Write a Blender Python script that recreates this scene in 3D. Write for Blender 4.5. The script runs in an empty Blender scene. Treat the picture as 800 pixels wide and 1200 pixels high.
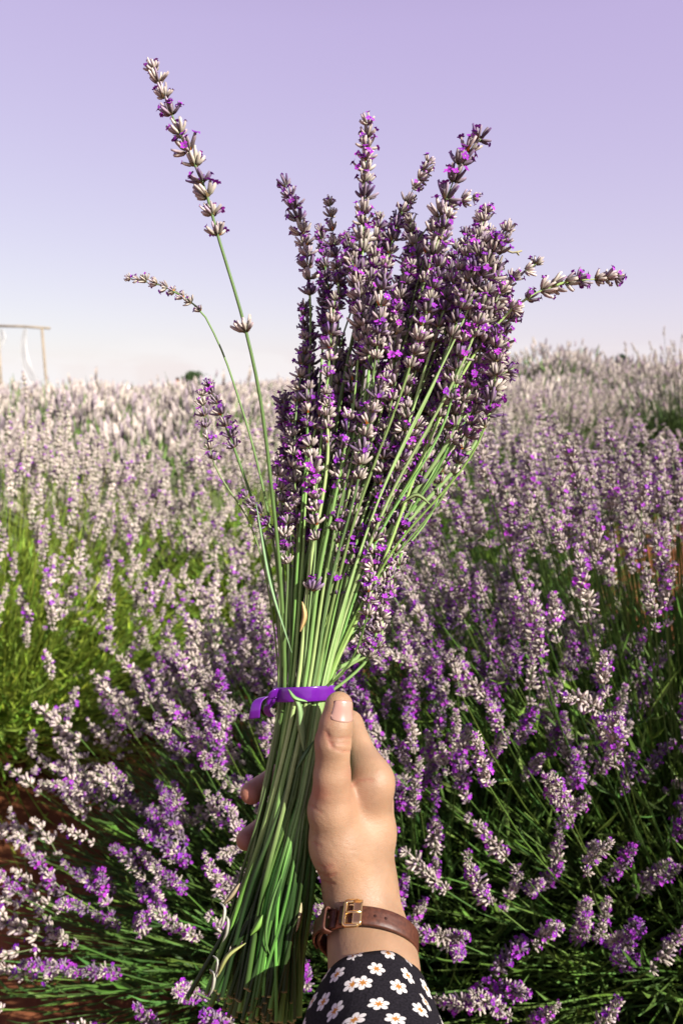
import bpy, math, random
import numpy as np
from mathutils import Vector, Matrix

R = math.radians
C = bpy.context.scene.collection
sc = bpy.context.scene

# ------------------------------------------------------------------ camera, sky, sun, exposure
CAM_H, PITCH, FPX, D0 = 0.95, R(10.0), 900.0, 0.45
cam_d = bpy.data.cameras.new('camera'); cam = bpy.data.objects.new('camera', cam_d); C.objects.link(cam)
cam.location = (0, 0, CAM_H); cam.rotation_euler = (math.pi/2 - PITCH, 0, 0)
cam_d.sensor_fit = 'VERTICAL'; cam_d.sensor_height = 36.0; cam_d.lens = 36.0*FPX/1200.0
cam_d.clip_start = 0.01; cam_d.clip_end = 2000
cam_d.dof.use_dof = True; cam_d.dof.focus_distance = 0.455; cam_d.dof.aperture_fstop = 12.5
sc.camera = cam

SUN = Vector((0.67, -0.55, 0.58)).normalized()
sun_el = math.asin(SUN.z); sun_az = math.atan2(SUN.x, SUN.y)      # azimuth from +Y, clockwise
w = bpy.data.worlds.new('World'); sc.world = w; w.use_nodes = True
nt = w.node_tree; N = nt.nodes; L = nt.links
for n in list(N): N.remove(n)
out = N.new('ShaderNodeOutputWorld'); bg = N.new('ShaderNodeBackground'); sky = N.new('ShaderNodeTexSky')
sky.sky_type = 'NISHITA'; sky.sun_disc = False; sky.sun_elevation = sun_el; sky.sun_rotation = sun_az
sky.air_density = 1.0; sky.dust_density = 0.3; sky.ozone_density = 1.0
tc = N.new('ShaderNodeTexCoord'); sep = N.new('ShaderNodeSeparateXYZ'); comb = N.new('ShaderNodeCombineXYZ')
mx = N.new('ShaderNodeMath'); mx.operation = 'MAXIMUM'; mx.inputs[1].default_value = 0.012
L.new(tc.outputs['Generated'], sep.inputs[0]); L.new(sep.outputs['Z'], mx.inputs[0])
L.new(sep.outputs['X'], comb.inputs[0]); L.new(sep.outputs['Y'], comb.inputs[1]); L.new(mx.outputs[0], comb.inputs[2])
L.new(comb.outputs[0], sky.inputs['Vector'])
# the whole sky carries the photograph's lilac cast
sps = N.new('ShaderNodeSeparateColor'); cmb = N.new('ShaderNodeCombineColor'); L.new(sky.outputs[0], sps.inputs[0])
for ch, (pw_, ml_) in enumerate(((.30, 2.06), (.49, 1.30), (.27, 2.25))):
    a = N.new('ShaderNodeMath'); a.operation = 'POWER'; a.inputs[1].default_value = pw_; b = N.new('ShaderNodeMath'); b.operation = 'MULTIPLY'; b.inputs[1].default_value = ml_
    L.new(sps.outputs[ch], a.inputs[0]); L.new(a.outputs[0], b.inputs[0]); L.new(b.outputs[0], cmb.inputs[ch])
# low cloud bank along the horizon
nz = N.new('ShaderNodeTexNoise'); nz.inputs['Scale'].default_value = 7.0; nz.inputs['Detail'].default_value = 5
mp = N.new('ShaderNodeMapping'); mp.inputs['Scale'].default_value = (1, 1, 3.5)
L.new(comb.outputs[0], mp.inputs[0]); L.new(mp.outputs[0], nz.inputs[0])
rm = N.new('ShaderNodeMapRange'); rm.inputs[1].default_value = 0.0; rm.inputs[2].default_value = 0.055; rm.inputs[3].default_value = 0.62; rm.inputs[4].default_value = 0.0
L.new(sep.outputs['Z'], rm.inputs[0])
r2 = N.new('ShaderNodeMapRange'); r2.inputs[1].default_value = 0.50; r2.inputs[2].default_value = 0.60
L.new(nz.outputs[0], r2.inputs[0])
mm = N.new('ShaderNodeMath'); mm.operation = 'MULTIPLY'; L.new(rm.outputs[0], mm.inputs[0]); L.new(r2.outputs[0], mm.inputs[1])
cl = N.new('ShaderNodeMix'); cl.data_type = 'RGBA'; cl.inputs[7].default_value = (4.15, 4.1, 4.15, 1)
L.new(mm.outputs[0], cl.inputs[0]); L.new(cmb.outputs[0], cl.inputs[6])
zd = N.new('ShaderNodeMapRange'); zd.inputs[1].default_value = .38; zd.inputs[2].default_value = 1.0; zd.inputs[3].default_value = 1.0; zd.inputs[4].default_value = .42
L.new(sep.outputs['Z'], zd.inputs[0])                           # the sky keeps deepening towards the zenith
zm = N.new('ShaderNodeMix'); zm.data_type = 'RGBA'; zm.blend_type = 'MULTIPLY'; zm.inputs[0].default_value = 1.0
L.new(cl.outputs[2], zm.inputs[6]); L.new(zd.outputs[0], zm.inputs[7]); L.new(zm.outputs[2], bg.inputs[0]); bg.inputs[1].default_value = 0.11
L.new(bg.outputs[0], out.inputs[0])

sl = bpy.data.lights.new('sun', 'SUN'); sl.energy = 5.0; sl.angle = R(0.53); sl.color = (1.0, 0.95, 0.87)
so = bpy.data.objects.new('sun', sl); C.objects.link(so); so.rotation_euler = SUN.to_track_quat('Z', 'Y').to_euler(); so.location = (3, -3, 6)
sc.view_settings.view_transform = 'Standard'; sc.view_settings.look = 'None'
sc.view_settings.exposure = 1.1; sc.view_settings.gamma = 1.0; sc.view_settings.use_curve_mapping = False
sc.cycles.max_bounces = 6; sc.cycles.diffuse_bounces = 2; sc.cycles.transparent_max_bounces = 8
sc.cycles.use_denoising = True

# ------------------------------------------------------------------ pixel helpers (photo is 800 x 1200)
CP, SP = math.cos(PITCH), math.sin(PITCH)
def c2w(v):                                       # camera-frame (x right, y up, z towards the camera) -> world
    v = np.asarray(v, float)
    x, y, z = v[..., 0], v[..., 1], v[..., 2]
    return np.stack([x, y*SP - z*CP, CAM_H + y*CP + z*SP], -1)
def pc(px, py, zmm=0.0):                          # pixel + millimetres in front of the plane 0.45 m away -> camera frame
    d = D0 - np.asarray(zmm, float)/1000.0
    return np.stack([(np.asarray(px, float)-400)/FPX*d, (600-np.asarray(py, float))/FPX*d, -d + 0*np.asarray(px, float)], -1)
def P(px, py, zmm=0.0): return c2w(pc(px, py, zmm))

# ------------------------------------------------------------------ mesh helpers
class MB:
    def __init__(s): s.v = []; s.q = []; s.t = []; s.c = []; s.n = 0; s.uv = None
    def add(s, v, q=None, t=None, c=(1, 1, 1)):
        v = np.asarray(v, float).reshape(-1, 3); k = len(v)
        c = np.asarray(c, float)
        if c.ndim == 1: c = np.repeat(c[None, :3], k, 0)
        s.v.append(v); s.c.append(c[:, :3])
        if q is not None and len(q): s.q.append(np.asarray(q, int).reshape(-1, 4) + s.n)
        if t is not None and len(t): s.t.append(np.asarray(t, int).reshape(-1, 3) + s.n)
        s.n += k
    def arrays(s):
        v = np.concatenate(s.v) if s.v else np.zeros((0, 3))
        c = np.concatenate(s.c) if s.c else np.zeros((0, 3))
        q = np.concatenate(s.q) if s.q else np.zeros((0, 4), int)
        t = np.concatenate(s.t) if s.t else np.zeros((0, 3), int)
        return v, q, t, c
    def addarr(s, arr, M=None, cm=None):
        v, q, t, c = arr
        if M is not None:
            M = np.asarray(M); v = v @ M[:3, :3].T + M[:3, 3]
        if cm is not None: c = c*np.asarray(cm)
        s.add(v, q, t, c)
    def mesh(s, name, smooth=True):
        v, q, t, c = s.arrays()
        me = bpy.data.meshes.new(name)
        me.vertices.add(len(v)); me.vertices.foreach_set('co', v.astype(np.float32).ravel())
        nl = 4*len(q) + 3*len(t); me.loops.add(nl)
        me.loops.foreach_set('vertex_index', np.concatenate([q.ravel(), t.ravel()]).astype(np.int32))
        me.polygons.add(len(q)+len(t))
        st = np.concatenate([np.arange(len(q))*4, 4*len(q)+np.arange(len(t))*3]).astype(np.int32)
        me.polygons.foreach_set('loop_start', st)
        me.polygons.foreach_set('use_smooth', np.full(len(q)+len(t), smooth, bool))
        a = me.color_attributes.new('Col', 'FLOAT_COLOR', 'POINT')
        a.data.foreach_set('color', np.concatenate([c, np.ones((len(c), 1))], 1).astype(np.float32).ravel())
        me.update(calc_edges=True)
        return me
    def build(s, name, mat, parent=None, smooth=True):
        me = s.mesh(name, smooth); return link(name, me, mat, parent)
def link(name, me, mat=None, parent=None):
    if mat is not None and not me.materials: me.materials.append(mat)
    o = bpy.data.objects.new(name, me); C.objects.link(o)
    if parent is not None: o.parent = parent
    return o
def tag(o, label, cat, group=None, kind=None):
    o['label'] = label; o['category'] = cat
    if group: o['group'] = group
    if kind: o['kind'] = kind
    return o
def thing(name, label, cat, loc=(0, 0, 0), group=None):
    o = bpy.data.objects.new(name, None); C.objects.link(o); o.location = loc; o.empty_display_size = 0.05
    return tag(o, label, cat, group)
def at_world(o, parent):                          # parent without moving (parents here are only translated)
    o.parent = parent; o.matrix_parent_inverse = Matrix.Translation(-Vector(parent.location))
    return o

def frames(p):
    p = np.asarray(p, float); t = np.gradient(p, axis=0); t /= np.linalg.norm(t, axis=1, keepdims=True)+1e-12
    ref = np.array([0, 0, 1.0]) if abs(t[0, 2]) < 0.9 else np.array([1.0, 0, 0])
    n = np.zeros_like(p); a = np.cross(t[0], ref); n[0] = a/np.linalg.norm(a)
    for i in range(1, len(p)):
        a = n[i-1] - t[i]*np.dot(n[i-1], t[i]); l = np.linalg.norm(a)
        if l < .05:
            a = np.cross(t[i], [0.37, 0.61, 0.7]); l = np.linalg.norm(a)
        n[i] = a/l
    return t, n, np.cross(t, n)
def tube(mb, p, r, sides=6, c=(1, 1, 1), caps=True, flat=1.0):
    p = np.asarray(p, float); k = len(p); r = np.broadcast_to(np.asarray(r, float), (k,))
    t, n, b = frames(p); a = np.arange(sides)*2*math.pi/sides
    v = p[:, None] + r[:, None, None]*(np.cos(a)[None, :, None]*n[:, None] + flat*np.sin(a)[None, :, None]*b[:, None])
    i = np.arange(k-1)[:, None]*sides; j = np.arange(sides)[None]; j2 = (j+1) % sides
    q = np.stack([i+j, i+j2, i+sides+j2, i+sides+j], -1).reshape(-1, 4)
    c = np.asarray(c, float)
    cc = np.repeat(c[None], k, 0) if c.ndim == 1 else c
    cv = np.repeat(cc, sides, 0); v = v.reshape(-1, 3); tr = None
    if caps:
        v = np.concatenate([v, p[:1], p[-1:]]); cv = np.concatenate([cv, cc[:1], cc[-1:]])
        jj = np.arange(sides); j2 = (jj+1) % sides; e = k*sides
        tr = np.concatenate([np.stack([jj*0+e, j2, jj], -1), np.stack([jj*0+e+1, (k-1)*sides+jj, (k-1)*sides+j2], -1)])
    mb.add(v, q, tr, cv)
def catmull(pts, n):
    p = np.asarray(pts, float); m = len(p)
    ext = np.concatenate([2*p[:1]-p[1:2], p, 2*p[-1:]-p[-2:-1]])
    seg = np.linalg.norm(np.diff(p, axis=0), axis=1); cum = np.concatenate([[0], np.cumsum(seg)])
    s = np.linspace(0, cum[-1], n); res = []
    for x in s:
        i = min(max(np.searchsorted(cum, x, 'right')-1, 0), m-2); u = (x-cum[i])/max(seg[i], 1e-9)
        a, b, c, d = ext[i:i+4]
        # chord-length scaled tangents keep uneven spacing smooth
        h = seg[i]; hp = seg[i-1] if i > 0 else h; hn = seg[i+1] if i < m-2 else h
        m1 = ((b-a)/hp*h + (c-b)*hp/h*1.0) * (h/(hp+h)) if i > 0 else (c-b)
        m1 = h*((b-a)/hp*(h/(hp+h)) + (c-b)/h*(hp/(hp+h))) if i > 0 else (c-b)
        m2 = h*((c-b)/h*(hn/(hn+h)) + (d-c)/hn*(h/(hn+h))) if i < m-2 else (c-b)
        u2, u3 = u*u, u*u*u
        res.append((2*u3-3*u2+1)*b + (u3-2*u2+u)*m1 + (-2*u3+3*u2)*c + (u3-u2)*m2)
    return np.array(res)
def orient(loc, d, spin=0.0, s=1.0):              # 4x4 with local Z along d
    d = np.asarray(d, float); d = d/np.linalg.norm(d)
    ref = np.array([0, 0, 1.0]) if abs(d[2]) < 0.95 else np.array([1.0, 0, 0])
    x = np.cross(ref, d); x /= np.linalg.norm(x); y = np.cross(d, x)
    xr = x*math.cos(spin)+y*math.sin(spin); yr = np.cross(d, xr)
    M = np.eye(4); M[:3, 0] = xr*s; M[:3, 1] = yr*s; M[:3, 2] = d*s; M[:3, 3] = loc
    return M
def box(mb, c, h, Rm=None, col=(1, 1, 1)):
    s = np.array([[-1,-1,-1],[1,-1,-1],[1,1,-1],[-1,1,-1],[-1,-1,1],[1,-1,1],[1,1,1],[-1,1,1]], float)*np.asarray(h)
    if Rm is not None: s = s @ np.asarray(Rm).T
    mb.add(s+np.asarray(c), [[3,2,1,0],[4,5,6,7],[0,1,5,4],[1,2,6,5],[2,3,7,6],[3,0,4,7]], None, col)

# ------------------------------------------------------------------ materials
def mat(name):
    m = bpy.data.materials.new(name); m.use_nodes = True
    nt = m.node_tree; return m, nt, nt.nodes, nt.links, nt.nodes['Principled BSDF']
def veg_mat(name, rough=0.7, spec=0.3, transl=0.2, vary=0.25, noise=600.0, hue=0.012):
    m, nt, N, L, b = mat(name)
    at = N.new('ShaderNodeAttribute'); at.attribute_name = 'Col'
    oi = N.new('ShaderNodeObjectInfo'); hs = N.new('ShaderNodeHueSaturation')
    mr = N.new('ShaderNodeMapRange'); mr.inputs[3].default_value = 1-vary; mr.inputs[4].default_value = 1+vary
    L.new(oi.outputs['Random'], mr.inputs[0]); L.new(mr.outputs[0], hs.inputs['Value'])
    mh = N.new('ShaderNodeMapRange'); mh.inputs[3].default_value = 0.5-hue; mh.inputs[4].default_value = 0.5+hue
    ml = N.new('ShaderNodeMath'); ml.operation = 'FRACT'; m2 = N.new('ShaderNodeMath'); m2.operation = 'MULTIPLY'; m2.inputs[1].default_value = 37.7
    L.new(oi.outputs['Random'], m2.inputs[0]); L.new(m2.outputs[0], ml.inputs[0]); L.new(ml.outputs[0], mh.inputs[0]); L.new(mh.outputs[0], hs.inputs['Hue'])
    tc = N.new('ShaderNodeTexCoord'); nz = N.new('ShaderNodeTexNoise'); nz.inputs['Scale'].default_value = noise; nz.inputs['Detail'].default_value = 2
    L.new(tc.outputs['Object'], nz.inputs[0])
    mn = N.new('ShaderNodeMapRange'); mn.inputs[3].default_value = 0.72; mn.inputs[4].default_value = 1.28; L.new(nz.outputs[0], mn.inputs[0])
    mu = N.new('ShaderNodeMix'); mu.data_type = 'RGBA'; mu.blend_type = 'MULTIPLY'; mu.inputs[0].default_value = 1
    L.new(at.outputs['Color'], mu.inputs[6]); L.new(mn.outputs[0], mu.inputs[7]); L.new(mu.outputs[2], hs.inputs['Color'])
    L.new(hs.outputs[0], b.inputs['Base Color']); b.inputs['Roughness'].default_value = rough; b.inputs['Specular IOR Level'].default_value = spec
    if transl > 0:
        t = N.new('ShaderNodeBsdfTranslucent'); mixs = N.new('ShaderNodeMixShader'); mixs.inputs[0].default_value = transl
        L.new(hs.outputs[0], t.inputs[0]); L.new(b.outputs[0], mixs.inputs[1]); L.new(t.outputs[0], mixs.inputs[2])
        L.new(mixs.outputs[0], N['Material Output'].inputs[0])
    return m
M_flower = veg_mat('lavender_flower', 0.8, 0.2, 0.15, 0.16)
M_stem = veg_mat('lavender_stem', 0.5, 0.35, 0.05, 0.28, 90.0, 0.02)
M_leaf = veg_mat('lavender_foliage', 0.6, 0.25, 0.10, 0.1, 14.0)
M_tree = veg_mat('tree_foliage', 0.7, 0.2, 0.15, 0.1, 2.0)

def skin_mat():
    m, nt, N, L, b = mat('skin')
    at = N.new('ShaderNodeAttribute'); at.attribute_name = 'Col'
    tc = N.new('ShaderNodeTexCoord')
    n1 = N.new('ShaderNodeTexNoise'); n1.inputs['Scale'].default_value = 55; n1.inputs['Detail'].default_value = 6
    L.new(tc.outputs['Object'], n1.inputs[0])
    r1 = N.new('ShaderNodeMapRange'); r1.inputs[1].default_value = 0.3; r1.inputs[2].default_value = 0.7; r1.inputs[3].default_value = 0.84; r1.inputs[4].default_value = 1.12; L.new(n1.outputs[0], r1.inputs[0])
    mu = N.new('ShaderNodeMix'); mu.data_type = 'RGBA'; mu.blend_type = 'MULTIPLY'; mu.inputs[0].default_value = 1
    L.new(at.outputs['Color'], mu.inputs[6]); L.new(r1.outputs[0], mu.inputs[7]); L.new(mu.outputs[2], b.inputs['Base Color'])
    b.inputs['Roughness'].default_value = 0.5; b.inputs['Specular IOR Level'].default_value = 0.4
    b.inputs['Subsurface Weight'].default_value = 0.25; b.inputs['Subsurface Radius'].default_value = (1.0, 0.35, 0.2); b.inputs['Subsurface Scale'].default_value = 0.003
    v = N.new('ShaderNodeTexVoronoi'); v.inputs['Scale'].default_value = 900; v.feature = 'DISTANCE_TO_EDGE'
    n2 = N.new('ShaderNodeTexNoise'); n2.inputs['Scale'].default_value = 380; n2.inputs['Detail'].default_value = 4
    mp = N.new('ShaderNodeMapping'); mp.inputs['Scale'].default_value = (1, 1, 2.2); L.new(tc.outputs['Object'], mp.inputs[0])
    L.new(mp.outputs[0], v.inputs[0]); L.new(mp.outputs[0], n2.inputs[0])
    ad = N.new('ShaderNodeMath'); ad.operation = 'ADD'; L.new(v.outputs['Distance'], ad.inputs[0]); L.new(n2.outputs[0], ad.inputs[1])
    bp = N.new('ShaderNodeBump'); bp.inputs['Strength'].default_value = 0.32; bp.inputs['Distance'].default_value = 0.0007
    L.new(ad.outputs[0], bp.inputs['Height']); L.new(bp.outputs[0], b.inputs['Normal'])
    return m
M_skin = skin_mat()
def simple(name, col, rough=0.5, spec=0.5, metal=0.0, nscale=None, namp=0.25, bump=0.0, bdist=0.001, coat=0.0):
    m, nt, N, L, b = mat(name)
    b.inputs['Base Color'].default_value = (*col, 1); b.inputs['Roughness'].default_value = rough
    b.inputs['Specular IOR Level'].default_value = spec; b.inputs['Metallic'].default_value = metal; b.inputs['Coat Weight'].default_value = coat
    if nscale:
        tc = N.new('ShaderNodeTexCoord'); nz = N.new('ShaderNodeTexNoise'); nz.inputs['Scale'].default_value = nscale; nz.inputs['Detail'].default_value = 6
        L.new(tc.outputs['Object'], nz.inputs[0]); mr = N.new('ShaderNodeMapRange'); mr.inputs[1].default_value = 0.3; mr.inputs[2].default_value = 0.7; mr.inputs[3].default_value = 1-namp; mr.inputs[4].default_value = 1+namp
        L.new(nz.outputs[0], mr.inputs[0]); mu = N.new('ShaderNodeMix'); mu.data_type = 'RGBA'; mu.blend_type = 'MULTIPLY'; mu.inputs[0].default_value = 1
        mu.inputs[6].default_value = (*col, 1); L.new(mr.outputs[0], mu.inputs[7]); L.new(mu.outputs[2], b.inputs['Base Color'])
        if bump:
            bp = N.new('ShaderNodeBump'); bp.inputs['Strength'].default_value = bump; bp.inputs['Distance'].default_value = bdist
            L.new(nz.outputs[0], bp.inputs['Height']); L.new(bp.outputs[0], b.inputs['Normal'])
    return m
M_leather = simple('brown_leather', (0.062, 0.020, 0.011), 0.48, 0.35, 0, 500, 0.35, 0.35, 0.0004)
M_leather_in = simple('raw_leather', (0.26, 0.085, 0.03), 0.6, 0.3, 0, 400, 0.25)
M_hole = simple('punched_hole', (0.03, 0.012, 0.01), 0.8, 0.1)
M_gold = simple('gold_metal', (0.83, 0.56, 0.24), 0.25, 0.5, 1.0, 300, 0.08)
M_ribbon = simple('purple_ribbon', (0.10, 0.007, 0.21), 0.25, 0.6, 0.0, 120, 0.15, 0.1, 0.0005, 0.2)
M_nail = simple('fingernail', (0.32, 0.18, 0.14), 0.28, 0.55, 0, 150, 0.07)
M_wood = simple('weathered_wood', (0.26, 0.21, 0.15), 0.75, 0.2, 0, 6, 0.3, 0.3, 0.01)
M_white = simple('white_cloth', (0.80, 0.79, 0.78), 0.85, 0.2, 0, 3, 0.06)
M_voile = simple('sheer_white_voile', (0.60, 0.59, 0.58), 0.85, 0.2, 0, 3, 0.06)
_n = M_voile.node_tree.nodes; _l = M_voile.node_tree.links; _t = _n.new('ShaderNodeBsdfTransparent'); _x = _n.new('ShaderNodeMixShader'); _x.inputs[0].default_value = .62
_l.new(_n['Principled BSDF'].outputs[0], _x.inputs[1]); _l.new(_t.outputs[0], _x.inputs[2]); _l.new(_x.outputs[0], _n['Material Output'].inputs[0])
M_dark = simple('dark_cloth', (0.03, 0.028, 0.03), 0.85, 0.2, 0, 5, 0.2)
M_soil = simple('red_soil', (0.17, 0.062, 0.027), 0.95, 0.1, 0, 9, 0.45, 0.8, 0.03)

# ------------------------------------------------------------------ ground
def sst(a, b, x):
    t = np.clip((x-a)/(b-a), 0, 1); return t*t*(3-2*t)
def gz(x, y):
    x = np.asarray(x, float); y = np.asarray(y, float)
    z = np.where(x < 0, 0.052, 0.036)*np.clip(x, -18, 18)*sst(3, 26, y)
    z = z + 0.20*np.exp(-((x-2.3)/1.1)**2-((y-5.0)/1.5)**2) + 0.45*np.exp(-((x-3.5)/2.2)**2-((y-12.5)/2.5)**2)
    far = np.clip(y-36, 0, None); z = z - np.where(far < 15, far**2*0.004, 0.9+(far-15)*0.12)
    return z
rng = np.random.default_rng(5)
ys = np.concatenate([np.linspace(-6, 4, 90), np.geomspace(4.2, 600, 90)]); u = np.linspace(-1, 1, 121)
YY, UU = np.meshgrid(ys, u, indexing='ij'); XX = UU*(4+np.abs(YY)*1.1)
ZZ = gz(XX, YY) + 0.018*(rng.random(XX.shape)-0.5)*(np.abs(YY) < 5)
gm = MB(); nj = len(u); ii = np.arange(len(ys)-1)[:, None]*nj; jj = np.arange(nj-1)[None]
gm.add(np.stack([XX, YY, ZZ], -1), np.stack([ii+jj, ii+jj+1, ii+nj+jj+1, ii+nj+jj], -1).reshape(-1, 4), None, (1, 1, 1))
ground = gm.build('ground', M_soil); ground['kind'] = 'structure'; ground['label'] = 'reddish bare soil between the lavender bushes'

# ------------------------------------------------------------------ lavender whorls and spikes
def calyx(mb, base, d, ln, rad, rg, sides=5, purple=0.0, lod=0, pale=1.0):
    d = d/np.linalg.norm(d); up = np.array([0, 0, 1.0])
    x = np.cross(d, up); x /= np.linalg.norm(x)+1e-9; y = np.cross(x, d)
    ts, rs = ((0, .3, .72, 1.0), (.4, 1.0, .92, .62)) if lod == 0 else ((0, .5, 1.0), (.4, 1.0, .6))
    bend = 0.16*ln
    v = []; cols = []
    tone = rg.uniform(0.75, 1.15)*pale
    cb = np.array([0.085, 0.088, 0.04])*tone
    cm_ = (np.array([0.47, 0.41, 0.345])*(1-purple) + np.array([0.20, 0.12, 0.23])*purple)*tone
    ct = (np.array([0.46, 0.39, 0.345])*(1-purple) + np.array([0.20, 0.10, 0.30])*purple)*tone
    for t, r in zip(ts, rs):
        cpt = base + d*ln*t + y*bend*t*t
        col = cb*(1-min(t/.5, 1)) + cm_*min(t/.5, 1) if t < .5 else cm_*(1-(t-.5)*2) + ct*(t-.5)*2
        for k in range(sides):
            a = 2*math.pi*k/sides
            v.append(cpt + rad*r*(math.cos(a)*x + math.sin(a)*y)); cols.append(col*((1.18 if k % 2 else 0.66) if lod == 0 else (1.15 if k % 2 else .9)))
    n = len(ts); tip = base + d*ln*0.96 + y*bend
    v.append(tip); cols.append(ct*.75 if lod else np.array([0.09, 0.05, 0.10]) if purple < .6 else np.array([0.10, 0.02, 0.2]))
    q = [(i*sides+k, i*sides+(k+1) % sides, (i+1)*sides+(k+1) % sides, (i+1)*sides+k) for i in range(n-1) for k in range(sides)]
    t_ = [((n-1)*sides+k, (n-1)*sides+(k+1) % sides, n*sides) for k in range(sides)]
    mb.add(v, q, t_, cols); return tip, (d*ln + y*bend*2)
def corolla(mb, p, d, s, rg, lod=0):
    d = d/np.linalg.norm(d); x = np.cross(d, [0.3, 0.2, 1.0]); x /= np.linalg.norm(x); y = np.cross(d, x)
    hue = rg.random(); base = np.array([0.19, 0.018, 0.34])*(1-hue) + np.array([0.33, 0.035, 0.40])*hue
    base = base*rg.uniform(0.7, 1.1); npet = 5 if lod == 0 else 3; a0 = rg.uniform(0, 6.28)
    p = p - d*s*0.2
    v = [p]; c = [base*0.45]; q = []; 
    for k in range(npet):
        a = a0 + 2*math.pi*k/npet + rg.uniform(-.25, .25); o = x*math.cos(a)+y*math.sin(a); sd = np.cross(d, o); ln = s*rg.uniform(.75, 1.2); wd = s*(.42 if lod == 0 else .62)
        i = len(v)
        v += [p+d*s*.55+o*ln*.45-sd*wd, p+d*s*.55+o*ln*.45+sd*wd, p+d*s*(.6+rg.uniform(-.3, .3))+o*ln-sd*wd*.75, p+d*s*(.6+rg.uniform(-.3, .3))+o*ln+sd*wd*.75]
        c += [base, base, base*1.15, base*1.15]; q += [(i, i+1, i+3, i+2)]
        q += [(0, i+1, i, 0)]
    t = [(a, b, cc) for a, b, cc, dd in q if a == 0]; q = [f for f in q if f[0] != 0]
    mb.add(v, q, t, c)
def whorl(seed, bloom=0.3, purple=0.25, lod=0, n=None, pale=1.0):
    rg = np.random.default_rng(seed); mb = MB()
    n = n or (rg.integers(12, 17) if lod == 0 else 8)
    for k in range(n):
        a = 2*math.pi*(k*0.381966*1.0) + rg.uniform(-.3, .3)
        inner = k >= n*0.62
        el = R(rg.uniform(50, 84)) if inner else R(rg.uniform(8, 55))
        d = np.array([math.cos(a)*math.cos(el), math.sin(a)*math.cos(el), math.sin(el)])
        b = np.array([math.cos(a), math.sin(a), 0])*0.0012 + np.array([0, 0, 0.0012 if inner else 0.0])
        sc_ = 1.0 if lod == 0 else 1.35
        ln = rg.uniform(.0052, .0086); pu = min(1, max(0, rg.normal(purple, .28)))
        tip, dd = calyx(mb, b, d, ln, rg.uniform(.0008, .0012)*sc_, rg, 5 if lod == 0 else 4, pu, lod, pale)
        if rg.random() < bloom: corolla(mb, tip, dd, rg.uniform(.0017, .0026)*sc_, rg, lod)
        elif rg.random() < .18 and lod == 0: corolla(mb, tip, dd, .0011, rg, 1)
    for k in range(3 if lod == 0 else 0):        # papery brown bracts under the whorl
        a = 2*math.pi*k/3 + rg.uniform(-.5, .5); o = np.array([math.cos(a), math.sin(a), 0]); s_ = np.array([-math.sin(a), math.cos(a), 0])
        z = np.array([0, 0, 1.0]); br = np.array([0.22, 0.15, 0.07])*rg.uniform(.6, 1.2) if rg.random() > .06 else np.array([0.5, 0.17, 0.03])
        mb.add([o*.001-z*.0008-s_*.001, o*.001-z*.0008+s_*.001, o*.0042+z*.0016, ], None, [(0, 1, 2)], [br, br, br*1.2])
    return mb.arrays()
def jit(d, rg, a=.22):
    d = np.asarray(d, float); d = d/np.linalg.norm(d); return d + rg.normal(0, a, 3)
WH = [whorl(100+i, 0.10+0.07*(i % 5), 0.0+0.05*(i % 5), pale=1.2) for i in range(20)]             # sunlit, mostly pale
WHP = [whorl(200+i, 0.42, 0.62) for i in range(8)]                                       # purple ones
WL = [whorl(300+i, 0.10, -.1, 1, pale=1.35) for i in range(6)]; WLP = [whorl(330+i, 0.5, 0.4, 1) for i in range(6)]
def spike_pts(base, tip, bendv=0.0, n=9):
    base = np.asarray(base); tip = np.asarray(tip); return np.array([base + (tip-base)*t for t in np.linspace(0, 1, n)])
def spike_arr(seed, length=0.07, wl=WH, step=.0082, s0=1.0, gapfirst=True, mixp=None, stemcol=(0.17, 0.24, 0.10)):
    rg = np.random.default_rng(seed); mb = MB()
    ln = length*rg.uniform(.85, 1.15); b = rg.normal(0, .08, 2)
    f = lambda t: np.array([b[0]*ln*t*t, b[1]*ln*t*t, ln*t])
    tube(mb, [f(t) for t in np.linspace(-.02, .97, 5)], .0007, 3, stemcol)
    zs = [0.0]
    if gapfirst and rg.random() < .6: zs.append(rg.uniform(.014, .02))
    while zs[-1] < ln: zs.append(zs[-1] + step*rg.uniform(.75, 1.15))
    for z in zs:
        t = min(z/ln, 1.0); s = s0*(0.62+.5*math.sin(math.pi*min(1, .2+.72*t)))*(1 if t < .85 else .8)
        src = wl if mixp is None or rg.random() > mixp else WHP
        M = orient(f(t), jit(f(t+.05)-f(t), rg), rg.uniform(0, 6.28), s*rg.uniform(.85, 1.12))
        mb.addarr(src[rg.integers(len(src))], M, rg.uniform(.8, 1.12))
    return mb
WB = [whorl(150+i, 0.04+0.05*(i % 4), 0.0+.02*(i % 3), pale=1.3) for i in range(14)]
SP_NEAR = []
for i in range(9):
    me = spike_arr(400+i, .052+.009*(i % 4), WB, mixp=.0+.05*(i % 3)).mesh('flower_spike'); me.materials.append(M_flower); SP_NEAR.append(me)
SP_PURP = []
for i in range(6):
    me = spike_arr(440+i, .05+.008*(i % 3), WB, mixp=.7).mesh('flower_spike'); me.materials.append(M_flower); SP_PURP.append(me)
SP_MID = []
for i in range(6):
    me = spike_arr(470+i, .055+.008*(i % 3), WL, .0095).mesh('flower_spike'); me.materials.append(M_flower); SP_MID.append(me)
SPL_ARR = [spike_arr(500+i, .06, WL, .0125, 1.2).arrays() for i in range(4)]

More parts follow.
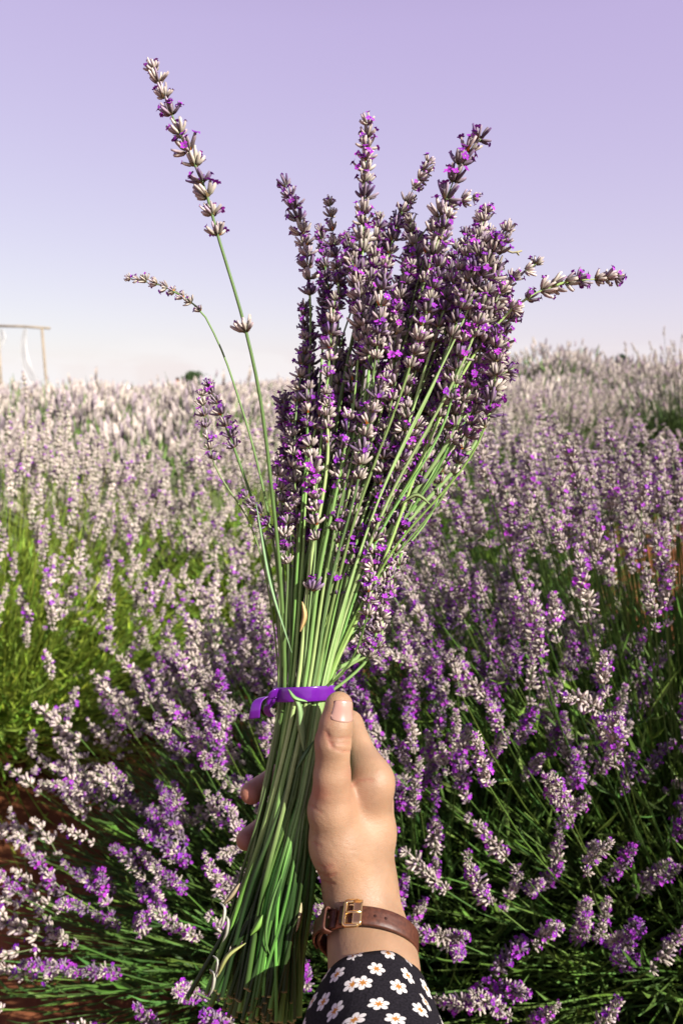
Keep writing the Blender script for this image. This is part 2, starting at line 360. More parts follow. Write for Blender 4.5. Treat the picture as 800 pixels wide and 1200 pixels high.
# ------------------------------------------------------------------ lavender bushes
def project(p):
    p = np.asarray(p) - np.array([0, 0, CAM_H])
    d = p[..., 1]*CP - p[..., 2]*SP; yc = p[..., 1]*SP + p[..., 2]*CP
    return 400+p[..., 0]/d*FPX, 600-yc/d*FPX, d
def bulk_tubes(mb, ctrl, rad, cols, sides=3, seg=5):
    """ctrl (n,3,3): quadratic stems; rad (n,), cols (n,3)"""
    n = len(ctrl); t = np.linspace(0, 1, seg+1)[None, :, None]
    p = (1-t)**2*ctrl[:, None, 0] + 2*t*(1-t)*ctrl[:, None, 1] + t*t*ctrl[:, None, 2]
    tan = np.gradient(p, axis=1); tan /= np.linalg.norm(tan, axis=2, keepdims=True)+1e-9
    ref = np.array([0.31, 0.95, 0.05]); nn = np.cross(tan, ref); nn /= np.linalg.norm(nn, axis=2, keepdims=True)+1e-9; bb = np.cross(tan, nn)
    a = np.arange(sides)*2*math.pi/sides; rr = rad[:, None, None, None]*np.linspace(1.15, .75, seg+1)[None, :, None, None]
    v = p[:, :, None] + rr*(np.cos(a)[None, None, :, None]*nn[:, :, None] + np.sin(a)[None, None, :, None]*bb[:, :, None])
    m = (seg+1)*sides; i = np.arange(seg)[:, None]*sides; j = np.arange(sides)[None]; j2 = (j+1) % sides
    q = np.stack([i+j, i+j2, i+sides+j2, i+sides+j], -1).reshape(-1, 4)
    q = (q[None] + (np.arange(n)*m)[:, None, None]).reshape(-1, 4)
    mb.add(v.reshape(-1, 3), q, None, np.repeat(cols, m, 0)); return p, tan
def bulk_leaves(mb, base, d, ln, wd, cols, rg):
    n = len(base); d = d/np.linalg.norm(d, axis=1, keepdims=True)
    s = np.cross(d, rg.normal(size=(n, 3))); s /= np.linalg.norm(s, axis=1, keepdims=True)+1e-9
    mid = base + d*ln[:, None]*.5; tip = base + d*ln[:, None] + np.array([0, 0, 1.0])*(ln*.12)[:, None]
    nrm = np.cross(d, s)*(wd*.25)[:, None]
    v = np.stack([base, mid-s*wd[:, None]+nrm, mid-nrm, mid+s*wd[:, None]+nrm, tip], 1).reshape(-1, 3)
    k = (np.arange(n)*5)[:, None]
    t = np.concatenate([k+np.array([[0, 2, 1]]), k+np.array([[0, 3, 2]]), k+np.array([[1, 2, 4]]), k+np.array([[2, 3, 4]])])
    mb.add(v, None, t, np.repeat(cols, 5, 0))
def dome(rg, n, cx, cy, g, Rr, H, lean, rim=.5, pw=2.2, hj=.07, up=.60, conc=.56):
    rho = rg.random(n)**conc; ph = rg.random(n)*2*math.pi
    o = np.stack([np.cos(ph), np.sin(ph)], -1)
    tipxy = np.array([cx, cy]) + o*(Rr*rho)[:, None] + np.array(lean) + rg.normal(0, .03, (n, 2))
    h = H*(1-rim*rho**pw) + rg.normal(0, hj*H, n)
    tip = np.concatenate([tipxy, (g+h)[:, None]], 1)
    bxy = np.array([cx, cy]) + o*(Rr*.22*rho)[:, None] + rg.normal(0, .03, (n, 2))
    base = np.concatenate([bxy, np.full((n, 1), g+.03)], 1)
    ctrl = np.concatenate([bxy + (tipxy-bxy)*up, (g+h*.60)[:, None]], 1)
    return np.stack([base, ctrl, tip], 1), rho
ALLBUSH = []
def bush(cx, cy, Rr, H, n_sp, n_sh, seed, label, lean=(0, 0), protos=SP_NEAR, sscale=1.0, group=None, rim=.5, pw=2.2, purple_shade=False, green=(0.052, 0.115, 0.02), leafn=7, nparts=300, hj=.07, up=.60, conc=.56):
    rg = np.random.default_rng(seed); g = float(gz(cx, cy))
    root = thing('lavender_bush', label, 'lavender bush', (cx, cy, g), group)
    green = np.array(green)
    ct, rho = dome(rg, n_sp, cx, cy, g, Rr, H, lean, rim, pw, hj, up, conc)
    px, py, dp = project(ct[:, 2])
    fol = MB()
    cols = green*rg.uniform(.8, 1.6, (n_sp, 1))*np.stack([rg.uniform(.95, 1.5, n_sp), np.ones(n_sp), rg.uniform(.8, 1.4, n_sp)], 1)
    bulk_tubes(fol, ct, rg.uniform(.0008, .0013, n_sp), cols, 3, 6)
    # leafy shoots
    c2, r2 = dome(rg, n_sh, cx, cy, g, Rr*.93, H*.80, lean, rim*.95, pw, .12)
    k = rg.uniform(.5, 1.0, n_sh)[:, None]
    c2[:, 2] = c2[:, 0] + (c2[:, 2]-c2[:, 0])*k; c2[:, 1] = c2[:, 0] + (c2[:, 1]-c2[:, 0])*k
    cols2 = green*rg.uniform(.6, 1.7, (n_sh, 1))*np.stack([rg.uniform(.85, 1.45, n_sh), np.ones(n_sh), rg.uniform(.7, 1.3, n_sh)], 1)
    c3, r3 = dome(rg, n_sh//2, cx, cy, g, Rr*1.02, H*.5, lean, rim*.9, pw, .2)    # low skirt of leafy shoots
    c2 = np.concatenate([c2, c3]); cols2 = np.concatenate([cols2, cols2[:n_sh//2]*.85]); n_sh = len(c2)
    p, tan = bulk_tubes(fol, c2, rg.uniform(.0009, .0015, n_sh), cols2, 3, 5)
    for li in range(leafn):
        f = rg.uniform(.25, 1.0, n_sh)*5; i0 = np.clip(f.astype(int), 0, 4); fr = (f-i0)[:, None]; ar = np.arange(n_sh)
        b = p[ar, i0]*(1-fr) + p[ar, i0+1]*fr; d = tan[ar, i0]*1.0 + rg.normal(0, .42, (n_sh, 3))
        bulk_leaves(fol, b, d, rg.uniform(.025, .055, n_sh), rg.uniform(.0014, .0026, n_sh)*1.2, cols2*rg.uniform(.8, 1.4, (n_sh, 1)), rg)
    fo = fol.build('foliage', M_leaf, None, False); at_world(fo, root); fo['kind'] = 'stuff'
    # flower spikes: the ones that show largest are parts, the rest one mass
    inv = (px > -20) & (px < 820) & (py < 1230) & (py > 300)
    front = (cy - ct[:, 2, 1])/Rr + 1.2*(ct[:, 2, 2]-g)/H
    order = np.argsort(-(front + 10*inv))
    rest = MB()
    for idx, i in enumerate(order):
        d = ct[i, 2]-ct[i, 1] + rg.normal(0, .03, 3); s = sscale*rg.uniform(.78, 1.22)
        M = orient(ct[i, 2], d, rg.uniform(0, 6.28), s)
        if idx < nparts and inv[i]:
            pr = protos
            if purple_shade and rg.random() < .42 + .45*(ct[i, 2, 2]-g < .8*H*.7): pr = SP_PURP  # more purple spikes low down: the bush's shade put into flower colour
            o = link('flower_spike', pr[rg.integers(len(pr))])
            o.matrix_world = Matrix(M.tolist()); at_world(o, root)
        elif inv[i] or rg.random() < .35:
            rest.addarr(SPL_ARR[rg.integers(4)], M)
    if rest.n:
        ro = rest.build('flower_spikes', M_flower); at_world(ro, root); ro['kind'] = 'stuff'
    ALLBUSH.append((cx, cy, Rr)); return root

bush(0.15, 1.16, .64, .56, 860, 2800, 11, 'low purple lavender bush beside the bare red soil, behind the gripping hand', (-.06, 0.0), purple_shade=True, rim=.75, pw=2.2, sscale=1.05, up=.76)
bush(0.68, 1.20, .80, .735, 1050, 4600, 12, 'tall dense lavender bush with dark green stems, right beside the wrist strap', (-.05, 0), rim=.62, pw=4.5, sscale=1.15, hj=.06, up=.74, conc=.66)
bush(-1.02, 2.02, .86, .74, 900, 2800, 13, 'bright green lavender bush with pale spikes across the red soil from the purple bush', (0, 0), SP_MID, green=(0.13, .235, .028), rim=.72, sscale=1.3, up=.8, conc=.47)
bush(-0.30, 2.50, .72, .70, 600, 2300, 14, 'bright green pale-spiked lavender bush directly behind the low purple bush', (0, 0), SP_MID, green=(0.13, .235, .028), rim=.72, sscale=1.3, up=.8, conc=.47)
bush(0.50, 2.85, .70, .72, 360, 1500, 15, 'pale lavender bush half hidden behind the bouquet and the tall bush', (0, 0), SP_MID, green=(0.09, .17, .03), nparts=150)
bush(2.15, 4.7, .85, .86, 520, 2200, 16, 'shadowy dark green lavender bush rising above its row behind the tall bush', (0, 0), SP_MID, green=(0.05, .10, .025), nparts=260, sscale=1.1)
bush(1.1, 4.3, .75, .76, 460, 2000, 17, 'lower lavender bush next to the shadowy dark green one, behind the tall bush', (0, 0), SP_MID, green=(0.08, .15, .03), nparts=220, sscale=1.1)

# ------------------------------------------------------------------ the field beyond
def low_spike(rg):                                # 24-triangle uneven spike of unit height
    mb = MB(); n = 4
    zs = [0, .18, .45, .72, 1.0]; rs = [.05, .13, .15, .12, .03]; v = []
    for z, r in zip(zs, rs):
        for k in range(3):
            a = 2.09*k + rg.uniform(-.5, .5) + z*2; q = r*rg.uniform(.6, 1.5); v.append((q*math.cos(a), q*math.sin(a), z+rg.uniform(-.05, .05)))
    f = [(i*3+k, i*3+(k+1) % 3, (i+1)*3+(k+1) % 3, (i+1)*3+k) for i in range(4) for k in range(3)]
    c = np.array([rg.uniform(.65, 1.2) for _ in v])[:, None]*np.array([[1, 1, 1]])
    return np.array(v), np.array(f), c
def field(rowlist, name, label, seed, nsp, nleaf, size, with_purple=.25):
    rg = np.random.default_rng(seed); protos = [low_spike(rg) for _ in range(5)]
    mb = MB(); fol = []
    for cx, cy, Rr, H in rowlist:
        g = float(gz(cx, cy)); n = int(nsp*rg.uniform(.8, 1.2))
        ct, rho = dome(rg, n, cx, cy, g, Rr, H, (0, 0), .45, 2.4, .08)
        s = size*rg.uniform(.75, 1.3, n); d = ct[:, 2]-ct[:, 1]; d[:, 2] += .1; d /= np.linalg.norm(d, axis=1, keepdims=True)
        x = np.cross(d, [0.2, 1, 0.1]); x /= np.linalg.norm(x, axis=1, keepdims=True); y = np.cross(d, x)
        pal = np.array([[.42, .355, .32], [.40, .335, .315], [.45, .385, .33], [.30, .24, .26]])
        col = pal[rg.integers(0, 4, n)]*rg.uniform(.75, 1.15, (n, 1))
        for pi, (pv, pf, pcol) in enumerate(protos):
            m = np.arange(n) % 5 == pi; k = m.sum()
            if not k: continue
            w_ = .9
            v = ct[m, 2][:, None] + s[m][:, None, None]*(pv[None, :, :1]*w_*x[m][:, None] + pv[None, :, 1:2]*w_*y[m][:, None] + pv[None, :, 2:]*d[m][:, None])
            f = (pf[None] + (np.arange(k)*len(pv))[:, None, None]).reshape(-1, 4)
            mb.add(v.reshape(-1, 3), f, None, (col[m][:, None]*pcol[None]).reshape(-1, 3))
        # foliage: short upright blades through the dome
        c2, r2 = dome(rg, nleaf, cx, cy, g, Rr, H*.93, (0, 0), .5, 2.4, .1)
        b = c2[:, 2] - np.array([0, 0, 1])*rg.uniform(.05, .35, (nleaf, 1))*H; dd = c2[:, 2]-c2[:, 1] + rg.normal(0, .03, (nleaf, 3))
        wl = max(.003, .0011*cy)
        bulk_leaves(mb, b, dd, rg.uniform(.10, .22, nleaf), np.full(nleaf, wl), np.array([.10, .17, .04])*rg.uniform(.5, 1.5, (nleaf, 1)), rg)
        # inner body of the bush so that the row stays closed
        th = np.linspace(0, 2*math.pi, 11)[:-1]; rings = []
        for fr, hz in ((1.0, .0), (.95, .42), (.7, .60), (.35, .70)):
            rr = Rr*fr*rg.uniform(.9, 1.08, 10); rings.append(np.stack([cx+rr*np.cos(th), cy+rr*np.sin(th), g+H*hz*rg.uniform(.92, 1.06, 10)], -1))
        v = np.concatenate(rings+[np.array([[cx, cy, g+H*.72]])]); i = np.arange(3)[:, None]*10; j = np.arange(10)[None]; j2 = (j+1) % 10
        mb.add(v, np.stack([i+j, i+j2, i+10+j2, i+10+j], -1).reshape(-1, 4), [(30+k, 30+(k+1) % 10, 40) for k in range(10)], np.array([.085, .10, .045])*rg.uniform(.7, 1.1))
    o = mb.build(name, M_leaf, None, False)
    o['kind'] = 'stuff'; o['label'] = label; o['category'] = 'lavender'
    return o
rg = np.random.default_rng(77); near, mid, far = [], [], []
y = 3.75
while y < 46:
    hw = .52*y + 1.2; x = -hw + rg.uniform(0, .5)
    while x < hw:
        cx, cy = x + rg.normal(0, .08), y + rg.normal(0, .12)
        Rr, H = rg.uniform(.55, .72), rg.uniform(.62, .80)
        if all((cx-a)**2 + (cy-b)**2 > (.75*(r+Rr))**2 for a, b, r in ALLBUSH):
            (near if y < 8 else mid if y < 18 else far).append((cx, cy, Rr, H))
        x += .95 if y < 18 else 1.15
    y += 1.15 if y < 18 else 1.5
mid += [(3.1, 12.2, .6, .85), (3.7, 12.4, .6, .82), (3.4, 11.7, .6, .74)]
field(near, 'lavender_rows', 'rows of pale lavender bushes just past the bright green bushes', 81, 260, 420, .085)
field(mid, 'lavender_field', 'blurred pale lilac lavender field stretching towards the crest', 82, 150, 120, .10)
field(far, 'far_lavender_field', 'hazy lavender rows along the crest under the sky', 83, 70, 40, .13)
# ------------------------------------------------------------------ distant things on the crest
def far_pt(px, py, y):                            # point on a pixel's ray at world depth y
    d = c2w(np.array([(px-400)/FPX, (600-py)/FPX, -1.0])) - np.array([0, 0, CAM_H]); return np.array([0, 0, CAM_H]) + d*(y/d[1])
YF = 24.0
pt = far_pt(49.5, 386, YF); gl = float(gz(pt[0], YF)); top = pt[2]
sw = thing('swing_frame', 'tall wooden swing frame standing out of the lavender', 'swing frame', (pt[0]-.9, YF, gl))
def part_tube(name, pts, r, m, parent, sides=8, col=(1, 1, 1)):
    mb = MB(); tube(mb, pts, r, sides, col); o = mb.build(name, m); return at_world(o, parent)
xl = far_pt(-2.5, 386, YF)[0]; xr = far_pt(59, 384, YF)[0]
part_tube('post', [(pt[0]+.04, YF, gl-.05), (pt[0], YF, top+.02)], .04, M_wood, sw)
part_tube('post', [(xl-.02, YF, gl-.05), (xl, YF, top+.04)], .04, M_wood, sw)
part_tube('crossbar', [(xl-.35, YF, top+.11), (xl+.8, YF, top+.085), (xr, YF, top+.03)], .036, M_wood, sw)
def drape(pa, w0, w1, label):
    mb = MB(); pa = np.array(pa, float); n = 22; p = catmull(pa, n); m = 9; v = []
    for i in range(n):
        wd = w0 + (w1-w0)*i/(n-1)
        for j in range(m):
            s = j/(m-1)-.5; v.append(p[i] + np.array([s*wd, .05*math.sin(j*2.3+i*.25), 0]))
    base = np.array(v); i = np.arange(n-1)[:, None]*m; j = np.arange(m-1)[None]; q = np.stack([i+j, i+j+1, i+m+j+1, i+m+j], -1).reshape(-1, 4)
    mb.add(base, q, None, (1, 1, 1)); o = mb.build('cloth_drape', M_voile)
    sm = o.modifiers.new('thickness', 'SOLIDIFY'); sm.thickness = .01
    tag(o, label, 'drape')
f = lambda a, b: far_pt(a, b, YF)
drape([f(30, 385), f(27.5, 405), f(31, 425), f(39, 442), f(45, 452)], .12, .34, 'long white cloth hanging in a curve from the swing crossbar beside its post')
drape([f(2, 386), f(4, 395), f(1, 404), f(-3, 412)], .10, .22, 'short white cloth gathered at the far post of the swing frame')
stk = thing('wooden_stake', 'thin brown stake poking out of the lavender near the swing frame', 'stake', tuple(far_pt(37.5, 482, 9.0)))
b0 = far_pt(37.5, 500, 9.0); t0 = far_pt(37, 464, 9.0)
part_tube('shaft', [(b0[0], 9, float(gz(b0[0], 9))), t0], .018, M_wood, stk); part_tube('knob', [t0+np.array([0, 0, -.01]), t0+np.array([0, 0, .03])], .03, M_wood, stk)

def leaf_shrub(name, px, py_top, wpx, hpx, y, label, seed, col=(0.05, .085, .03), cat='shrub'):
    rg = np.random.default_rng(seed); c = far_pt(px, py_top+hpx*.5, y); k = y/FPX/CP; rw, rh = wpx*.5*k, hpx*.5*k
    g = float(gz(c[0], y)); root = thing(name, label, cat, (c[0], y, g))
    cr = MB(); n = 2600
    lob = rg.normal(0, .45, (9, 3)); pick = rg.integers(0, 9, n); p = lob[pick] + rg.normal(0, .27, (n, 3)); p[:, 2] = np.clip(p[:, 2], -1, 1.1)
    base = np.array([c[0], y, c[2]]) + p*np.array([rw, rw, rh])
    tone = rg.uniform(.5, 1.6, (9, 1))[pick]
    bulk_leaves(cr, base, rg.normal(0, 1, (n, 3))+np.array([0, 0, .5]), rg.uniform(.12, .25, n)*rw*1.2, rg.uniform(.04, .08, n)*rw*1.4, np.array(col)*tone*rg.uniform(.7, 1.3, (n, 1)), rg)
    o = cr.build('crown', M_tree, None, False); at_world(o, root)
    tr = MB()
    tube(tr, [(c[0], y, g-.1), (c[0]+.03, y, (g+c[2])/2), (c[0], y, c[2])], [.10*rw+.03, .08*rw+.02, .04*rw+.01], 7, (.12, .08, .05))
    for a in range(5): tube(tr, [(c[0], y, c[2]-rh*.6), (c[0]+rw*.5*math.cos(a*1.26), y+rw*.5*math.sin(a*1.26), c[2]+rh*.3)], [.03*rw+.01, .01*rw+.004], 5, (.12, .08, .05))
    at_world(tr.build('trunk', M_tree), root); return root
leaf_shrub('round_tree', 227, 437, 20, 15, 42.0, 'small dark green tree on the crest beside two distant people', 31)
leaf_shrub('evergreen_bush', 728, 417, 16, 12, 20.0, 'small dark green treetop peeking over the shadowy lavender bush', 32, (.025, .06, .02))

# a small continuous figure for the two distant walkers (surface nets below)
def roundcone(p, a, b, r1, r2):
    ba = b-a; l2 = float(ba@ba); rr = r1-r2; a2 = l2-rr*rr; il2 = 1/l2
    pa = p-a; y = pa@ba; z = y-l2; t = pa*l2 - y[:, None]*ba; x2 = np.einsum('ij,ij->i', t, t)
    y2 = y*y*l2; z2 = z*z*l2; k = np.sign(rr)*rr*rr*x2
    d = (np.sqrt(np.maximum(x2*a2*il2, 0)) + y*rr)*il2 - r1
    m1 = np.sign(z)*a2*z2 > k; d1 = np.sqrt(x2+z2)*il2 - r2
    m2 = np.sign(y)*a2*y2 < k; d2 = np.sqrt(x2+y2)*il2 - r1
    return np.where(m1, d1, np.where(m2, d2, d))
def smin(a, b, k):
    h = np.clip(k-np.abs(a-b), 0, None)/k; return np.minimum(a, b) - h*h*k*.25
def surface_nets(f, lo, hi, h, coarse=4):
    lo = np.asarray(lo, float); n = np.ceil((np.asarray(hi)-lo)/h).astype(int)+1
    n = ((n+coarse-1)//coarse)*coarse
    nc = n//coarse; g = np.stack(np.meshgrid(*[lo[i]+(np.arange(nc[i])+.5)*h*coarse for i in range(3)], indexing='ij'), -1).reshape(-1, 3)
    dc = f(g).reshape(nc); near_ = np.abs(dc) < h*coarse*1.9
    D = np.repeat(np.repeat(np.repeat(dc, coarse, 0), coarse, 1), coarse, 2); mk = np.repeat(np.repeat(np.repeat(near_, coarse, 0), coarse, 1), coarse, 2)
    idx = np.argwhere(mk); D[mk] = f(lo + idx*h)
    s = D < 0
    cs = np.zeros(np.array(D.shape)-1, int); acc = np.zeros(cs.shape+(3,)); cnt = np.zeros(cs.shape)
    sh = cs.shape; sl = lambda o: D[o[0]:o[0]+sh[0], o[1]:o[1]+sh[1], o[2]:o[2]+sh[2]]
    cor = [(i, j, k) for i in (0, 1) for j in (0, 1) for k in (0, 1)]
    for a in cor:
        for ax in range(3):
            if a[ax]: continue
            b = list(a); b[ax] = 1; da, db = sl(a), sl(tuple(b)); m = (da < 0) != (db < 0)
            t = da[m]/(da[m]-db[m]); o = np.repeat(np.array(a, float)[None], len(t), 0); o[:, ax] = t
            acc[m] += o; cnt[m] += 1
    act = cnt > 0; vid = np.full(sh, -1); vid[act] = np.arange(act.sum())
    cell = np.argwhere(act); V = lo + (cell + acc[act]/cnt[act][:, None])*h
    Q = []
    for ax in range(3):
        u, w_ = (ax+1) % 3, (ax+2) % 3
        sA = [slice(1, -1)]*3; sA[ax] = slice(0, -1); sB = list(sA); sB[ax] = slice(1, None)
        A = s[tuple(sA)]; B = s[tuple(sB)]; ch = np.argwhere(A != B)
        off = np.ones(3, int); off[ax] = 0; e = ch + off
        flip = A[tuple(ch.T)]
        def vv(du, dw):
            q = e.copy(); q[:, u] -= du; q[:, w_] -= dw; return vid[tuple(np.clip(q, 0, np.array(sh)-1).T)]
        q = np.stack([vv(0, 0), vv(1, 0), vv(1, 1), vv(0, 1)], -1); q[~flip] = q[~flip][:, ::-1]
        Q.append(q[(q >= 0).all(1)])
    return V, np.concatenate(Q)
def walker(px, py_top, y, label, col):
    t = far_pt(px, py_top, y); H = 1.68; f0 = t - np.array([0, 0, H]); A = lambda x, z, yy=0: np.array([x, yy, z])
    seg = [(A(0, 1.56), A(0, 1.60), .10, .105), (A(0, 1.35), A(0, 1.5), .06, .055), (A(-.15, 1.34), A(.15, 1.34), .07, .07), (A(0, 1.3), A(0, .95), .15, .13), (A(0, .95), A(0, .9), .15, .15),
           (A(-.09, .9), A(-.1, .48), .085, .06), (A(-.1, .48), A(-.1, .07), .055, .04), (A(.09, .9), A(.11, .48, -.08), .085, .06), (A(.11, .48, -.08), A(.11, .07, .02), .055, .04),
           (A(-.1, .05), A(-.1, .04, -.13), .045, .04), (A(.11, .05), A(.11, .04, -.12), .045, .04),
           (A(-.18, 1.34), A(-.24, 1.06), .05, .04), (A(-.24, 1.06), A(-.22, .8, -.06), .038, .035), (A(.18, 1.34), A(.24, 1.06), .05, .04), (A(.24, 1.06), A(.22, .8, -.05), .038, .035)]
    def f(p):
        d = None
        for a, b, r1, r2 in seg:
            e = roundcone(p, a, b, r1, r2); d = e if d is None else smin(d, e, .05)
        return d
    V, Q = surface_nets(f, (-.35, -.28, -.05), (.35, .25, 1.78), .03, 2)
    c = np.where(V[:, 2:] > 1.64, np.array([[.02, .015, .012]]), np.where(V[:, 2:] > 1.42, np.array([[.5, .3, .2]]), np.where(V[:, 2:] > .9, np.array([col]), np.array([[.06, .07, .12]]))))
    mb = MB(); mb.add(V+f0, Q, None, c); root = thing('person', label, 'person', tuple(f0)); at_world(mb.build('body', M_tree), root)
    hm = MB(); th = np.linspace(0, 2*math.pi, 13)[:-1]; v = []
    for z, r in ((1.55, .118), (1.62, .124), (1.68, .10), (1.715, .05)): v += [(r*math.cos(a), .02+r*math.sin(a), z) for a in th]
    v = np.array(v)+f0; i = np.arange(3)[:, None]*12; j = np.arange(12)[None]; j2 = (j+1) % 12
    hm.add(v, np.stack([i+j, i+j2, i+12+j2, i+12+j], -1).reshape(-1, 4), [(36+k, 36+(k+1) % 12, 36+(k+2) % 12) for k in range(0)], (.02, .016, .014)); at_world(hm.build('hair', M_tree), root)
walker(208, 443, 46, 'distant dark-haired person in a pale top beyond the crest, apart from the small tree', (.6, .5, .42))
walker(215.5, 445, 47, 'distant dark-haired person in a dark top beside the small tree on the crest', (.04, .04, .05))
cp = thing('domed_canopy', 'tiny white domed canopy showing over the lavender crest', 'canopy', tuple(far_pt(147, 470, 40.)))
ct_ = far_pt(147, 449.5, 40.); mb = MB(); th = np.linspace(0, 2*math.pi, 17)[:-1]; v = []
for z, r in ((-.30, .26), (-.22, .25), (-.12, .2), (-.04, .11), (0, .02)): v += [(ct_[0]+r*math.cos(a), 40+r*math.sin(a), ct_[2]+z) for a in th]
i = np.arange(4)[:, None]*16; j = np.arange(16)[None]; j2 = (j+1) % 16
mb.add(v, np.stack([i+j, i+j2, i+16+j2, i+16+j], -1).reshape(-1, 4)); at_world(mb.build('cover', M_white), cp)
part_tube('pole', [(ct_[0], 40, float(gz(ct_[0], 40))), (ct_[0], 40, ct_[2]-.02)], .03, M_wood, cp)

# ------------------------------------------------------------------ the bouquet
BZ = -20.0                                        # bundle centre, millimetres from the 0.45 m plane
rg = np.random.default_rng(2024)
tie = P(356, 813, BZ)
bq = thing('lavender_bouquet', 'upright bunch of picked lavender held in the hand, tied with purple ribbon', 'bouquet', tuple(P(296, 1185, BZ)))
def stem_col(rg, low=False):
    h = rg.random(); c = np.array([.13, .26, .055])*(1-h) + np.array([.26, .36, .14])*h
    return c*rg.uniform(.5, 1.35)
NW = [0]
def stem(sp, a, b, z_top, via=(), wl=None, whs=True, step=8.2, ws=1.0, bloomp=.2, extra=(), rad=None, twist=None, endgap=0.0, bottom=True, zbend=None):
    """sp: spike polyline in pixels (base..tip); a,b: place in the tie's cross-section; via: pixel points of the stem between tie and spike"""
    tw = rg.normal(.55, .25) if twist is None else twist
    ca, sa = math.cos(tw), math.sin(tw); a2, b2 = a*ca - b*sa, a*sa + b*ca
    ybot = 1188 - 26*max(0, -a2) + rg.uniform(-30, 12)
    pts = [P(292 + 50*a2 + rg.normal(0, 9), ybot, BZ + 25*b2 + 4), P(318 + 40*a2 + rg.normal(0, 6), 1050, BZ + 20*b2), P(340 + 34*(a2*.5+a*.5), 930, BZ + 17*(b2*.5+b*.5)), P(356 + 31*a, 813, BZ + 15.5*b)]
    x0, y0 = sp[0]; zt = lambda py: BZ + 15.5*b + (z_top-BZ-15.5*b)*min(1.4, max(0, (813-py)/(813-300.)))**1.0
    if not via:
        mx_, my_ = (356+31*a)*.5 + x0*.5 - (x0-356)*.10, (813+y0)*.5
        pts.append(P(mx_, my_, zt(my_)))
    for vx, vy in via: pts.append(P(vx, vy, zt(vy)))
    stem_pts = pts + [P(x, y, zt(y)) for x, y in sp]
    full = catmull(stem_pts, 46)
    r0 = rad or (rg.uniform(.00065, .0011) if rg.random() < .85 else rg.uniform(.0012, .0017))
    # cut a little below the tip
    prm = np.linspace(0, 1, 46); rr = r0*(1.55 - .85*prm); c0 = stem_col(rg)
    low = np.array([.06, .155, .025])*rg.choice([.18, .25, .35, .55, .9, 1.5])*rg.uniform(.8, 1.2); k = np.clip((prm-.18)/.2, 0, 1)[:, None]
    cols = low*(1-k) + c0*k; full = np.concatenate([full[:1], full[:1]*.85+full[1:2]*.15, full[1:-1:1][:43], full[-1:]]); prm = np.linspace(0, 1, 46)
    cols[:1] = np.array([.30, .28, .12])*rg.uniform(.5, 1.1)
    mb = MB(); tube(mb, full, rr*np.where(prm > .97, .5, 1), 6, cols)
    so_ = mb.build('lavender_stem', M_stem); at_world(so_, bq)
    # whorls along the spike part
    sp3 = catmull([P(x, y, zt(y)) for x, y in sp], 60)
    seg = np.concatenate([[0], np.cumsum(np.linalg.norm(np.diff(sp3, axis=0), axis=1))]); Ls = seg[-1]
    pos = []; s = 0.0
    while s < Ls: pos.append(s); s += .92*step/1000*rg.uniform(.82, 1.18)*(1.0 if s < Ls*.7 else .8)
    items = []
    for s in pos:
        i = min(np.searchsorted(seg, s), 58); t = s/Ls; d = sp3[min(i+2, 59)]-sp3[max(i-1, 0)]
        sz = ws*.86*(0.60+.46*math.sin(math.pi*min(1, .22+.66*t)))*rg.uniform(.88, 1.12)
        items.append((sp3[i], d, sz))
    for (ex, ey, es) in extra:
        q = P(ex, ey, zt(ey)); j = np.argmin(np.linalg.norm(full-q, axis=1)); items.append((full[j], full[min(j+1, 45)]-full[max(j-1, 0)], es))
    pool = wl if wl is not None else WH
    if whs:
        for q, d, sz in items:
            src = WH_ME if rg.random() > bloomp else WHP_ME
            if pool is WHP: src = WHP_ME
            o = link('flower_whorl', src[rg.integers(len(src))]); o.matrix_world = Matrix(orient(q, jit(d, rg), rg.uniform(0, 6.28), sz).tolist()); at_world_sub(o, so_); NW[0] += 1
    else:
        mb = MB()
        for q, d, sz in items:
            src = pool if rg.random() > bloomp else WHP
            mb.addarr(src[rg.integers(len(src))], orient(q, jit(d, rg, .3), rg.uniform(0, 6.28), sz), rg.uniform(.7, 1.12))
        o = mb.build('flower_spike', M_flower); at_world_sub(o, so_)
    return so_
def at_world_sub(o, part):
    o.parent = part; o.matrix_parent_inverse = Matrix.Identity(4)
    # part carries parent inverse, so its world matrix is the identity
def mk(ws):
    r = []
    for a in ws:
        mb = MB(); mb.addarr(a); me = mb.mesh('flower_whorl'); me.materials.append(M_flower); r.append(me)
    return r
WH_ME, WHP_ME = mk(WH), mk(WHP)
# the spikes one can tell apart, read off the photograph
stem([(255, 275), (238, 215), (208, 150), (178, 76)], -.75, .55, 25, via=[(331, 720), (318, 570), (300, 440), (284, 372)], step=10.4, ws=1.14, extra=[(286, 380, 1.0)], twist=.9, bloomp=.25)
stem([(235, 364), (210, 345), (180, 331), (151, 326)], -.9, .2, 5, via=[(328, 700), (312, 590), (280, 468), (256, 402)], step=6.5, ws=.62, bloomp=.05, twist=.6)
stem([(363, 345), (358, 290), (347, 250), (334, 216)], -.55, -.2, -30, via=[(352, 640), (361, 470)], step=8.8, ws=1.08, bloomp=.5)
stem([(396, 330), (390, 275), (386, 236)], -.2, .3, -10, step=8.5, ws=.85)
stem([(421, 400), (424, 320), (427, 220), (431, 137)], .1, .5, 8, via=[(398, 640), (414, 480)], step=8.8, ws=1.1, bloomp=.2)
stem([(448, 330), (470, 250), (504, 186)], .25, .0, -12, step=8.6, ws=.9, bloomp=.3)
stem([(500, 295), (526, 225), (546, 178), (569, 156)], .35, .4, 5, via=[(440, 560)], step=10.4, ws=1.2, bloomp=.35)
stem([(505, 262), (530, 240), (556, 230)], .5, -.2, -5, via=[(450, 540)], step=8.6, ws=.85)
stem([(508, 400), (530, 335), (562, 272)], .5, .45, 18, via=[(450, 590)], step=8.2, ws=1.0, bloomp=.35)
